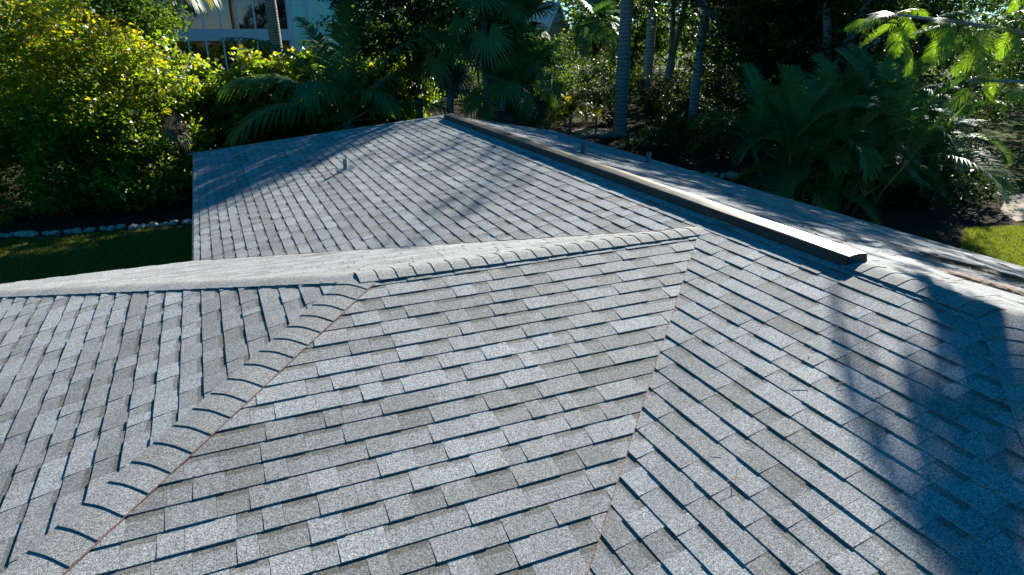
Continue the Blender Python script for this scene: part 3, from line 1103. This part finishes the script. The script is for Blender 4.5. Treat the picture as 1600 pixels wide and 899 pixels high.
# ------------------------------------------------------------------ left: big shrubby tree, hedge and trees behind
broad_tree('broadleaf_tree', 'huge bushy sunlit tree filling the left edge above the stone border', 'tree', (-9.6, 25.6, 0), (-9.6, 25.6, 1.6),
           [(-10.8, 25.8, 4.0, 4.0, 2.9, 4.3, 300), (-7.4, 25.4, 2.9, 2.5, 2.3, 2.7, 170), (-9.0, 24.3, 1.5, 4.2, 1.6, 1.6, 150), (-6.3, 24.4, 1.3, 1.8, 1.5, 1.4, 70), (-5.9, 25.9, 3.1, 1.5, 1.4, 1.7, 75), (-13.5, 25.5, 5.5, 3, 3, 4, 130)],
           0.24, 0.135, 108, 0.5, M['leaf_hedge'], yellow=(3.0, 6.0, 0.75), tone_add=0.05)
broad_tree('broadleaf_tree', 'tree with dark crown peeping over the shoulder of the huge bushy tree', 'tree', (-6.8, 30.0, 0), (-6.8, 30.0, 3.0),
           [(-7.2, 30.0, 4.4, 1.9, 2.0, 2.2, 110), (-6.3, 29.6, 5.7, 1.5, 1.5, 1.6, 80), (-10.0, 32.5, 5.4, 2.6, 2.2, 2.4, 80)], 0.2, 0.14, 80, 0.55, M['leaf_mid'], yellow=(4.5, 7, 0.25))

hedge = thing('hedge', 'tall sunlit broadleaf hedge between the bushy tree and the arching coconut palm', 'hedge', (-1.0, 27.2, 0))
ells = [(-5.4 + i * 0.95, 27.2 + 0.25 * math.sin(i * 2.1), 2.4 + 0.18 * math.sin(i * 1.7), 1.05, 1.05, 2.05 + 0.2 * math.sin(i * 2.9), 62) for i in range(10)]
P, T, _ = crown_points(ells, 0.36, 85, shell=0.45)
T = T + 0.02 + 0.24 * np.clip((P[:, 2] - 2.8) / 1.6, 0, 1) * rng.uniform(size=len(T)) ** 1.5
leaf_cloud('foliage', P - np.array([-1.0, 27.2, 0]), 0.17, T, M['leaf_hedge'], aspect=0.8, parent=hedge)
mb = MB()
for i in range(10):
    x = -4.4 + i * 0.95
    for _ in range(3):
        a = Vector((x + random.uniform(-0.3, 0.3), random.uniform(-0.3, 0.3), -0.03))
        e = a + Vector((random.uniform(-0.6, 0.6), random.uniform(-0.6, 0.6), random.uniform(2.5, 3.6)))
        mb.tube([a, a.lerp(e, 0.5) + Vector((random.uniform(-0.15, 0.15), 0, 0)), e], [0.045, 0.035, 0.012], 6)
mb.build('stems', M['bark'], hedge)

bigl = [o for o in sc.objects if o.get('label', '').startswith('huge bushy')][0]
for (dx, dy, dz, az) in ((4.35, -2.0, 3.1, 0.4), (4.45, -2.0, 2.7, 2.2), (4.3, -1.9, 2.9, 4.0)):
    o = set_frond(bigl, FAN_DEAD[1], az, (dx, dy, dz), 0.2, 0.1, 0.55, 'dead_leaf')
    o['label'] = 'dry brown leaves hanging from the edge of the crown'

# stone border along the left bed
def stone_mesh(seed):
    r = random.Random(seed)
    vs, fs = [], []
    nr, nsg = 5, 8
    for j in range(nr + 1):
        ph = math.pi * j / nr
        for k in range(nsg):
            th = 2 * math.pi * k / nsg
            rad = 1 + r.uniform(-0.16, 0.16)
            vs.append((math.sin(ph) * math.cos(th) * rad, math.sin(ph) * math.sin(th) * rad * 0.75, math.cos(ph) * rad * 0.62))
    for j in range(nr):
        for k in range(nsg):
            k2 = (k + 1) % nsg
            fs.append((j * nsg + k, j * nsg + k2, (j + 1) * nsg + k2, (j + 1) * nsg + k))
    me = mesh_py('stone', vs, fs)
    me.materials.append(M['rock'])
    return me


STONES = [stone_mesh(i) for i in range(6)]


def stone_row(name, label, a, b, n, smin, smax, seed):
    rr = random.Random(seed)
    t = thing(name, label, 'stone border', (a[0], a[1], 0))
    for i in range(n):
        f = (i + rr.uniform(-0.25, 0.25)) / n
        s = rr.uniform(smin, smax)
        o = obj('stone', STONES[rr.randrange(6)], None, t, ((b[0] - a[0]) * f, (b[1] - a[1]) * f + rr.uniform(-0.08, 0.08), s * 0.35))
        o.scale = (s * rr.uniform(0.9, 1.5), s, s * rr.uniform(0.8, 1.1))
        o.rotation_euler = (rr.uniform(-0.3, 0.3), rr.uniform(-0.3, 0.3), rr.uniform(-0.5, 0.5))
    return t


stone_row('stone_border', 'row of pale rounded stones edging the bed under the huge bushy tree', (-11.4, 22.2), (-4.8, 21.5), 24, 0.09, 0.165, 3)
stone_row('stone_border', 'second short row of pale stones on top of the left border', (-11.4, 22.35), (-9.2, 22.1), 8, 0.09, 0.16, 5)
stone_row('stone_border', 'dim stones edging the shaded bed in front of the palm clump', (11.0, 22.0), (14.2, 20.2), 15, 0.14, 0.24, 8)
stone_row('stone_border', 'pale stones around the foot of the smooth grey palm trunks', (13.0, 31.6), (19.5, 29.6), 26, 0.15, 0.26, 9)

# ---- coconut palms
palm('coconut_palm', 'coconut palm whose ringed grey trunk crosses the turquoise house', (-1.25, 31.0, 0), 9.6, COCO, 11, 0.27, 0.21, M['coco'], lean=(-0.15, 0.1), seed=4)
palm('coconut_palm', 'young coconut palm with long arching fronds behind the far roof corner', (0.2, 24.6, 0), 2.3, COCO, 17, 0.2, 0.16, M['coco'], sc_=1.12, seed=9)
t = palm('coconut_palm', 'coconut palm with yellowing fronds hanging in front of the turquoise windows', (-7.2, 33.2, 0), 7.8, COCO, 6, 0.22, 0.18, M['coco'], seed=14)
for az in (-0.25, -0.9, 0.3):
    set_frond(t, COCO_Y[0], az, (0, 0, 7.8), 0.1, 0, 1.15)
t = [o for o in sc.objects if o.get('label', '').startswith('young coconut')][0]
for az, rl in ((math.pi + 0.1, 0.1), (math.pi + 0.55, -0.2), (-1.9, 0.1)):
    set_frond(t, COCO_Y[0], az, (0, 0, 1.75), rl, 0, 0.75)

# ---- dark small tree between the coconut and the fan palms
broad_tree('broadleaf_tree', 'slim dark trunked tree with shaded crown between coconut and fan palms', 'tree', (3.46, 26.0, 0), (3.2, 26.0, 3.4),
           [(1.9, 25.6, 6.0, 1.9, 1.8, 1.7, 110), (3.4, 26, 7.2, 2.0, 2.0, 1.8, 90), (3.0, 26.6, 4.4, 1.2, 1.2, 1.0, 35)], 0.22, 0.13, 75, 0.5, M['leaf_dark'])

# ---- tall palm standing right of the house, outside the view
palm('coconut_palm', 'tall coconut palm right of the house whose shade dapples the near roof', (8.5, 6.0, 0), 9.4265, COCO_BROAD, 24, 0.2, 0.15, M['coco'], lean=(-0.0806, 0.9546), sc_=0.7015, seed=721)

# ---- fan palms
FANS = [((3.9, 24.4, 0), 4.7, (0.1, 0), 15, 1.0, 5, 'fan palm at the left of the cluster, leaning over the slim dark trunk'),
        ((4.95, 23.2, 0), 5.6, (-0.1, 0.1), 17, 1.05, 6, 'tall fan palm in the middle of the cluster above the roof apex'),
        ((5.1, 22.6, 0), 3.1, (0.1, -0.1), 14, 0.9, 5, 'low fan palm in the cluster just above the roof apex'),
        ((6.5, 24.3, 0), 5.0, (0.0, 0), 17, 1.05, 8, 'fan palm at the right of the cluster beside the little gable'),
        ((6.5, 23.4, 0), 3.6, (0.1, 0), 15, 1.0, 14, 'shaggy fan palm with a thick skirt of dead leaves'),
        ((5.9, 25.6, 0), 7.2, (0, 0), 16, 1.1, 6, 'fan palm standing highest at the back of the cluster')]
for i, (b, h, ln, nl, s_, sk, lab) in enumerate(FANS):
    fan_palm(lab, b, h, ln, nl, s_, sk, seed=30 + i)

# ---- tall tree behind the fan palms (its shade falls across the far end of the left slope)
broad_tree('broadleaf_tree', 'tall dense tree rising behind the fan palm cluster', 'tree', (8.0, 28.2, 0), (8.4, 28.0, 6.5),
           [(9.8, 26.9, 12.2, 4.3, 3.7, 3.4, 300), (10.8, 29.5, 10.2, 3.0, 2.6, 2.4, 90), (5.4, 28.8, 10.3, 2.6, 2.4, 2.2, 110)], 0.35, 0.22, 75, 0.75, M['leaf_dark'])

# ------------------------------------------------------------------ middle: royal palms, little palm, shrubs
palm('royal_palm', 'nearest smooth grey royal palm trunk, left of three', (15.7, 31.3, 0), 10.5, ROYAL, 13, 0.36, 0.29, M['royal'], lean=(0.1, 0.1), seed=51, group='royal palms')
palm('royal_palm', 'farthest smooth royal palm trunk, between the other two', (23.2, 40.0, 0), 11.0, ROYAL, 13, 0.33, 0.27, M['royal'], lean=(0.3, 0), seed=52, group='royal palms')
palm('royal_palm', 'slender leaning royal palm trunk, right of three', (18.75, 29.2, 0), 9.5, ROYAL, 12, 0.24, 0.19, M['royal'], lean=(0.55, 0.1), seed=53, group='royal palms')
palm('pygmy_palm', 'little sunlit yellow green palm beyond the right slope', (13.75, 33.2, 0), 1.2, PYGMY, 26, 0.09, 0.08, M['coco'], sc_=1.25, seed=55)
palm('pygmy_palm', 'smaller yellow palm next to the left royal trunk', (14.6, 31.9, 0), 0.8, PYGMY, 12, 0.07, 0.06, M['coco'], sc_=0.8, seed=56)

SHR = [((9.6, 31.0), 2.6, 4.6, 'leaf_mid', 'green bush just right of the fan palm cluster'),
       ((12.4, 35.2), 2.6, 5.4, 'leaf_mid', 'bush behind the little yellow palm'),
       ((17.5, 36.0), 2.8, 3.8, 'leaf_dark', 'low dark bush behind the left royal trunk'),
       ((20.6, 33.4), 2.4, 3.2, 'leaf_dark', 'low dark bush between the royal trunks'),
       ((22.4, 30.2), 2.4, 3.6, 'leaf_dark', 'shaded bush right of the slender royal trunk'),
       ((16.6, 26.4), 2.0, 1.5, 'leaf_dark', 'ground hugging dark bush in front of the royal palms'),
       ((13.6, 25.6), 1.6, 1.1, 'leaf_dark', 'small dark bush beyond the right eave'),
       ((19.2, 31.6), 1.8, 2.0, 'leaf_dark', 'dark bush at the foot of the slender royal trunk'),
       ((17.6, 28.2), 1.6, 1.3, 'leaf_dark', 'dark bush in front of the left royal trunk'),
       ((21.0, 22.0), 2.2, 2.4, 'leaf_dark', 'dark bush beneath the largest dark tree'),
       ((16.4, 22.6), 1.8, 1.6, 'leaf_dark', 'dark bush left behind the palm clump'),
       ((16.4, 13.9), 1.3, 1.0, 'leaf_dark', 'low dark bush at the edge of the sunlit lawn'),
       ((18.4, 14.2), 1.2, 1.3, 'leaf_dark', 'low dark bush beside the sandy path'),
       ((20.6, 17.6), 1.8, 2.2, 'leaf_dark', 'dark bush behind the smaller palm clump'),
       ((1.9, 32.0), 2.4, 3.4, 'leaf_mid', 'bush behind the hedge beside the coconut palm')]
for (c, r, h, mt, lab) in SHR:
    n = int(26 * r * h / 2)
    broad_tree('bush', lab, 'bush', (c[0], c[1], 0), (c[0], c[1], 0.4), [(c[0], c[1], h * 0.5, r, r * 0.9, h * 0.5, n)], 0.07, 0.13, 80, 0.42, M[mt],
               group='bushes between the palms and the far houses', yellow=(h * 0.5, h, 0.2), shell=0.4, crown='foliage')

# ------------------------------------------------------------------ right: big dark trees, areca clump
DK = [((19.6, 25.4), 15.5, 'largest dark tree, with pale bare branch, behind the slender royal trunk',
       [(19.6, 25.2, 9.6, 4.8, 4.2, 5.9, 400), (20.6, 24.2, 4.2, 3.6, 2.4, 3.6, 150), (16.6, 27.0, 10.3, 3.0, 3.0, 3.1, 150)]),
      ((18.4, 20.6), 13.5, 'dark tree directly behind the palm clump on the right',
       [(18.4, 20.8, 10.5, 4.0, 3.6, 4.5, 300), (20.0, 20.4, 4.6, 3.0, 2.2, 3.0, 110), (18.9, 18.3, 11.6, 2.2, 2.0, 3.2, 110)]),
      ((24.4, 23.8), 13.5, 'dark tree in the shade right of the palm clump',
       [(24.4, 23.8, 7.2, 3.8, 3.8, 6.2, 240)]),
      ((27.0, 31.5), 15.0, 'dark tree deep in the grove behind the royal palms',
       [(27.0, 31.5, 8.0, 5.2, 4.4, 7.0, 260)]),
      ((31.5, 24.0), 9.0, 'dark tree at the far right above the sandy path',
       [(31.5, 24.0, 4.6, 5.0, 4.6, 4.4, 220)]),
      ((24.6, 29.4), 14.0, 'dark tree filling the grove right of the slender royal trunk',
       [(24.6, 29.4, 7.8, 3.8, 3.4, 6.6, 260)]),
      ((27.0, 37.0), 14.0, 'dark tree behind the far royal trunk',
       [(27.0, 37.0, 7.8, 4.4, 3.8, 6.8, 240)]),
      ((22.5, 36.5), 13.0, 'dark tree seen between the left and the far royal trunks',
       [(22.0, 36.2, 9.6, 3.0, 3.0, 4.0, 130)])]
for (c, h, lab, el) in DK:
    broad_tree('broadleaf_tree', lab, 'tree', (c[0], c[1], 0), (c[0], c[1], 3.6), el, 0.38, 0.19, 80, 0.7, M['leaf_dark'], bark='bark_pale', group='dark trees of the right hand grove')
big = [o for o in sc.objects if o.get('label', '').startswith('largest dark tree')][0]
mb = MB()
mb.tube([Vector((20.6, 27.2, 4.0)), Vector((19.15, 27.6, 5.3)), Vector((18.3, 27.9, 6.0)), Vector((17.2, 28.0, 6.75)), Vector((16.4, 28.0, 8.2))], [0.12, 0.16, 0.15, 0.13, 0.08], 9)
mb.tube([Vector((20.6, 27.2, 4.0)), Vector((20.2, 26.4, 3.4)), Vector((19.7, 25.5, 3.0))], [0.12, 0.13, 0.14], 9)
o = mb.build('branch', M['bark_pale'], big, smooth=True)
o.location = (-19.6, -25.4, 0)
o['label'] = 'pale bare crooked branch'

areca = thing('areca_palm', 'large feathery palm clump of many stems beyond the right eave', 'palm clump', (13.2, 15.6, 0))
rr = random.Random(77)
for s in range(22):
    a = rr.uniform(0, 2 * math.pi)
    rad = 1.5 * math.sqrt(rr.random())
    bx, by = rad * math.cos(a) * 1.25, rad * math.sin(a)
    h = rr.uniform(0.9, 3.3) * (1.1 - 0.3 * rad)
    tx, ty = bx + math.cos(a) * 0.35 * h * rad, by + math.sin(a) * 0.35 * h * rad
    MB().tube([(bx, by, -0.03), ((bx + tx) / 2, (by + ty) / 2, h * 0.55), (tx, ty, h)], [0.05, 0.042, 0.035], 7).build('stem', M['rachis'], areca, smooth=True)
    for i in range(6):
        k = min(4, int(i / 6 * 5))
        az = i * 2.4 + rr.uniform(-0.4, 0.4) + s
        set_frond(areca, ARECA[k], az, (tx, ty, h), rr.uniform(-0.25, 0.25), rr.uniform(-0.1, 0.1), rr.uniform(0.85, 1.15))
areca2 = thing('areca_palm', 'smaller dark feathery palm clump beside the sunlit lawn', 'palm clump', (17.7, 16.3, 0))
for s in range(9):
    a = rr.uniform(0, 2 * math.pi)
    rad = 0.9 * math.sqrt(rr.random())
    bx, by = rad * math.cos(a), rad * math.sin(a)
    h = rr.uniform(0.5, 2.0)
    MB().tube([(bx, by, -0.03), (bx * 1.2, by * 1.2, h * 0.55), (bx * 1.5, by * 1.5, h)], [0.045, 0.04, 0.03], 7).build('stem', M['rachis'], areca2, smooth=True)
    for i in range(6):
        set_frond(areca2, ARECA[min(4, int(i / 6 * 5))], i * 2.4 + s, (bx * 1.5, by * 1.5, h), rr.uniform(-0.25, 0.25), 0, rr.uniform(0.75, 1.0))

# ------------------------------------------------------------------ feathery tree at the right, branches reaching over the roof
FL = [frond_mesh('feathery_leaf', 0.62, R(e), dr, 24, 0.16, 0.015, 0.6, 0.1, M['feather'], 140 + i, 0.45, 0.16, 0.004)
      for i, (e, dr) in enumerate([(25, 0.9), (0, 0.8), (-25, 0.6), (-55, 0.3)])]
poin = thing('feathery_tree', 'feathery leaved tree reaching in from the top right corner', 'tree', (10.6, 4.6, 0))
PB = Vector((10.6, 4.6, 0))
mb = MB()
mb.tube([(0, 0, -0.05), (0.05, 0, 0.3), (-0.1, 0.1, 2.0), (-0.3, 0.2, 3.8)], [0.26, 0.2, 0.17, 0.15], 10)
BR = [[(-0.3, 0.2, 3.6), (-2.0, 0.6, 4.3), (-4.2, 1.0, 4.75), (-5.9, 1.35, 4.80)],
      [(-0.3, 0.2, 3.7), (-1.8, 1.0, 4.6), (-3.4, 1.6, 5.25), (-5.2, 2.1, 5.50), (-6.6, 2.3, 5.62)],
      [(-0.3, 0.2, 3.8), (-1.6, 0.4, 5.6), (-3.2, 0.9, 6.9), (-4.6, 1.3, 7.5)],
      [(-0.3, 0.2, 3.8), (-0.8, 1.2, 5.5), (-1.4, 2.6, 6.9), (-1.6, 3.8, 7.7)],
      [(-0.3, 0.2, 3.8), (0.8, -0.6, 5.6), (2.0, -1.2, 7.0)],
      [(-0.3, 0.2, 3.8), (-1.4, -0.8, 5.4), (-2.8, -1.8, 6.6), (-3.6, -2.4, 7.0)]]
for br in BR:
    mb.tube(br, [0.10, 0.06, 0.035, 0.014][:len(br)] if len(br) < 5 else [0.10, 0.065, 0.04, 0.025, 0.012], 7)
mb.build('trunk', M['bark_pale'], poin, smooth=True)
rr = random.Random(21)


def along(br, f):
    n = len(br) - 1
    k = min(int(f * n), n - 1)
    return Vector(br[k]).lerp(Vector(br[k + 1]), f * n - k)


for bi, cnt, f0 in ((0, 26, 0.45), (1, 34, 0.40)):
    for i in range(cnt):
        f = f0 + (1 - f0) * (i + rr.random()) / cnt
        p = along(BR[bi], f) + Vector((rr.uniform(-0.12, 0.12), rr.uniform(-0.25, 0.25), rr.uniform(-0.1, 0.1)))
        set_frond(poin, FL[rr.randrange(4)], rr.uniform(0, 6.28), p, rr.uniform(-0.4, 0.4), rr.uniform(-0.2, 0.2), rr.uniform(0.8, 1.25), 'leaf')
# leaves of the upper branches, merged into one crown
cv, cf, ct, cm = [], [], [], []
tmpl = []
for me in FL:
    co = np.empty(len(me.vertices) * 3, dtype=np.float32)
    me.vertices.foreach_get('co', co)
    lv = np.empty(len(me.loops), dtype=np.int32)
    me.loops.foreach_get('vertex_index', lv)
    tn = np.empty(len(me.vertices), dtype=np.float32)
    me.attributes['tone'].data.foreach_get('value', tn)
    tmpl.append((co.reshape(-1, 3), lv.reshape(-1, 4), tn))
nb = 0
CL = []
for bi in (2, 3, 4, 5):
    for i in range(6):
        f = 0.45 + 0.55 * (i + rr.random()) / 6
        CL.append(along(BR[bi], f))
        CL.append(along(BR[bi], f) + Vector((rr.uniform(-0.9, 0.9), rr.uniform(-0.9, 0.9), rr.uniform(-0.3, 0.5))))
for c in CL:
    for _ in range(12):
        co, lv, tn = tmpl[rr.randrange(4)]
        a = rr.uniform(0, 6.28)
        ca, sa = math.cos(a), math.sin(a)
        s = rr.uniform(0.8, 1.3)
        p = np.array(c) + np.array([rr.gauss(0, 0.3), rr.gauss(0, 0.3), rr.gauss(0, 0.18)])
        rot = np.array([[ca, -sa, 0], [sa, ca, 0], [0, 0, 1]])
        cv.append(co @ rot.T * s + p)
        cf.append(lv + nb)
        ct.append(tn)
        nb += len(co)
me = mesh_np('crown', np.concatenate(cv), np.concatenate(cf), {'tone': np.concatenate(ct)}, mats=(M['feather'],))
obj('crown', me, None, poin)

# ------------------------------------------------------------------ houses behind
th = thing('beach_house', 'turquoise clapboard house with tall dark windows and white trim', 'house', (-2.0, 46.0, 0))
OX, OY = -2.0, 46.0
wall = MB().box(-7.0, 6.5, 0.06, 8.0, 0.0, 9.4).build('wall', M['teal'], th)
sd = MB()
z = 0.2
while z < 9.3:
    for (x0, x1) in ((3.25, 4.0), (4.22, 6.5)):
        sd.add([(x0, 0.06, z), (x1, 0.06, z), (x1, 0.02, z), (x0, 0.02, z), (x0, 0.06, z + 0.235), (x1, 0.06, z + 0.235), (x1, 0.045, z + 0.235), (x0, 0.045, z + 0.235)],
               [(0, 1, 2, 3), (3, 2, 6, 7), (7, 6, 5, 4), (0, 3, 7, 4), (1, 5, 6, 2)])
    z += 0.24
o = sd.build('siding', M['teal'], th)
o['kind'] = 'stuff'
MB().box(-7.0, 3.0, -0.02, 0.06, 4.70, 5.25).build('band_board', M['trim'], th)
MB().box(2.98, 3.25, -0.03, 0.06, 0.0, 9.4).build('corner_board', M['trim'], th)
MB().box(4.0, 4.22, -0.03, 0.06, 0.0, 9.4).build('corner_board', M['trim'], th)
for (z0, z1) in ((5.25, 7.9), (2.4, 4.70)):
    for i in range(10):
        x1 = 3.0 - 0.95 * i
        x0 = x1 - 0.95
        f = MB()
        f.box(x0, x0 + 0.05, -0.03, 0.06, z0, z1)
        f.box(x1 - 0.05, x1, -0.03, 0.06, z0, z1)
        f.box(x0 + 0.05, x1 - 0.05, -0.025, 0.06, z0, z0 + 0.05)
        f.box(x0 + 0.05, x1 - 0.05, -0.025, 0.06, z1 - 0.05, z1)
        w = f.build('window', M['trim'], th)
        MB().box(x0 + 0.05, x1 - 0.05, 0.0, 0.03, z0 + 0.05, z1 - 0.05).build('pane', M['glass'], w)
b = MB()
b.prism([(-7.6, -0.6, 9.4), (7.1, -0.6, 9.4), (7.1, 8.6, 9.4), (-7.6, 8.6, 9.4)], [(-5.0, 3.0, 11.2), (4.0, 3.0, 11.2), (4.0, 5.0, 11.2), (-5.0, 5.0, 11.2)])
b.build('roof', M['metal_roof'], th)

ct_ = thing('cottage', 'small pale cottage with steep metal gable roof and white bargeboards', 'house', (26.7, 60.0, 0))
ct_.rotation_euler = (0, 0, R(18))
MB().box(-1.35, 1.35, 0.25, 6.0, 0, 5.0).build('wall', M['cream'], ct_)
MB().add([(-1.35, 0.25, 5.0), (1.35, 0.25, 5.0), (0, 0.25, 7.3), (-1.35, 0.5, 5.0), (1.35, 0.5, 5.0), (0, 0.5, 7.3)], [(0, 1, 2), (3, 5, 4), (0, 2, 5, 3), (1, 4, 5, 2)]).build('gable', M['cream'], ct_)
for s in (-1, 1):
    r_ = MB().prism([(0, -0.1, 7.42), (s * 1.6, -0.1, 4.7), (s * 1.6, 6.2, 4.7), (0, 6.2, 7.42)][::s], [(0, -0.1, 7.52), (s * 1.66, -0.1, 4.72), (s * 1.66, 6.2, 4.72), (0, 6.2, 7.52)][::s]).build('roof_slope', M['metal_roof'], ct_)
    sm = MB()
    for k in range(12):
        y = 0.2 + k * 0.5
        sm.prism([(s * 0.02, y, 7.5), (s * 1.66, y, 4.72), (s * 1.66, y + 0.05, 4.72), (s * 0.02, y + 0.05, 7.5)], [(s * 0.02, y, 7.56), (s * 1.68, y, 4.77), (s * 1.68, y + 0.05, 4.77), (s * 0.02, y + 0.05, 7.56)])
    sm.build('standing_seams', M['metal_roof'], r_)['kind'] = 'stuff'
    MB().prism([(0, -0.16, 7.22), (s * 1.62, -0.16, 4.46), (s * 1.62, -0.11, 4.46), (0, -0.11, 7.22)], [(0, -0.16, 7.5), (s * 1.68, -0.16, 4.7), (s * 1.68, -0.11, 4.7), (0, -0.11, 7.5)]).build('bargeboard', M['trim'], ct_)
fw = MB()
for a in range(9):
    t = math.pi * a / 8
    fw.tube([(0, -0.14, 5.9), (0.75 * math.cos(t), -0.14, 5.9 + 0.62 * math.sin(t))], 0.035, 5)
fw.tube([(-0.8, -0.14, 5.85), (0.8, -0.14, 5.85)], 0.05, 6)
fw.build('fretwork', M['trim'], ct_)

ch = thing('cream_house', 'cream house glimpsed high between the dark tree and fan palms', 'house', (15.0, 62.0, 0))
MB().box(-5, 3.0, 0, 8, 0, 9.0).build('wall', M['cream'], ch)
f = MB().box(0.2, 1.5, -0.06, 0.0, 6.6, 8.2).build('window', M['trim'], ch)
MB().box(0.35, 1.35, -0.08, -0.061, 6.75, 8.05).build('pane', M['glass'], f)
MB().prism([(-5.5, -0.5, 9.0), (3.5, -0.5, 9.0), (3.5, 8.5, 9.0), (-5.5, 8.5, 9.0)], [(-3, 3.5, 11), (1, 3.5, 11), (1, 4.5, 11), (-3, 4.5, 11)]).build('roof', M['metal_roof'], ch)

# sunlit trees farther off, above the cottage
FT = [((29.8, 52), 9.0, 3.2, 'sunlit tree seen between left and far royal trunks'), ((31, 56), 10, 4.0, 'sunlit tree right behind the far royal trunk'),
      ((34.5, 47), 9.5, 3.6, 'tree deep in the grove between grey trunks'), ((10.5, 50), 9.5, 3.6, 'far tree behind the fan palms'), ((-12, 42), 9, 4.0, 'far tree behind the huge bushy tree'),
      ((-17, 32), 10, 4.0, 'far tree at the extreme left edge'), ((41, 36), 12, 5, 'far tree right of the grove'), ((44, 24), 11, 5, 'far tree beyond the sandy path')]
for (c, h, r, lab) in FT:
    broad_tree('broadleaf_tree', lab, 'tree', (c[0], c[1], 0), (c[0], c[1], h * 0.3), [(c[0], c[1], h * 0.55, r, r, h * 0.45, int(30 * r))], 0.3, 0.26, 80, 0.8, M['leaf_mid'],
               group='trees in the distance', yellow=(h * 0.4, h, 0.3))
for i, (x, y, h, lab) in enumerate([(25.8, 50.0, 6.4, 'sunlit fan palm in the distance right of the cottage'), (27.6, 53.0, 7.4, 'sunlit fan palm in the distance beside the far royal trunk'), (21.8, 45.0, 5.2, 'sunlit fan palm half hidden by the left royal trunk')]):
    fan_palm(lab, (x, y, 0), h, (0.1, 0), 20, 1.3, 4, seed=70 + i, group='distant fan palms')

# a wood that closes the view
P, T = [], []
for i in range(700):
    a = rng.uniform(R(-22), R(80))
    d = rng.uniform(68, 90)
    c = np.array([CAM.x + d * math.sin(a), d * math.cos(a), rng.uniform(0.5, 14)])
    m = 110
    P.append(c + rng.normal(size=(m, 3)) * np.array([1.6, 1.6, 1.2]))
    T.append(0.4 + rng.uniform(-0.2, 0.2) + rng.normal(size=m) * 0.12)
P, T = np.concatenate(P), np.concatenate(T)
k = P[:, 2] > 0
tag(leaf_cloud('distant_wood', P[k], 0.5, T[k], M['leaf_mid']), 'distant belt of trees closing the view', 'trees', kind='stuff')


# ------------------------------------------------------------------ grass
def grass(name, label, poly, n, hgt):
    xs = [p[0] for p in poly]
    ys = [p[1] for p in poly]
    q = rng.uniform(size=(n * 3, 2)) * np.array([max(xs) - min(xs), max(ys) - min(ys)]) + np.array([min(xs), min(ys)])
    inside = np.zeros(len(q), bool)
    j = len(poly) - 1
    for i in range(len(poly)):
        xi, yi = poly[i]
        xj, yj = poly[j]
        c = ((yi > q[:, 1]) != (yj > q[:, 1])) & (q[:, 0] < (xj - xi) * (q[:, 1] - yi) / (yj - yi + 1e-12) + xi)
        inside ^= c
        j = i
    q = q[inside][:n]
    m = len(q)
    a = rng.uniform(0, 2 * math.pi, m)
    h = hgt * rng.uniform(0.5, 1.4, m)
    w = 0.006 * rng.uniform(0.7, 1.5, m)
    ln = rng.normal(size=(m, 2)) * 0.4 * h[:, None]
    B = np.column_stack([q, np.full(m, 0.003)])
    wx = np.column_stack([np.cos(a) * w, np.sin(a) * w, np.zeros(m)])
    tip = B + np.column_stack([ln, h])
    V = np.stack([B - wx, B + wx, tip], 1).reshape(-1, 3)
    F = np.arange(3 * m).reshape(-1, 3)
    me = mesh_np(name, V, F, {'tone': np.repeat(np.clip(0.5 + rng.normal(size=m) * 0.25, 0, 1), 3)}, mats=(M['grass_blade'],))
    tag(obj(name, me), label, 'grass', kind='stuff')


grass('grass', 'sunlit grass of the lawn at the right edge', [(12.2, 8.5), (24, 8.5), (24, 12.2), (17.2, 11.4), (15.2, 12.0), (13.0, 10.6)], 60000, 0.07)
grass('grass', 'shaded grass of the lawn at left between house and stones', [(-14, 15), (-4.6, 15), (-4.6, 21.2), (-7.7, 21.5), (-10.2, 21.8), (-14, 22.1)], 80000, 0.06)
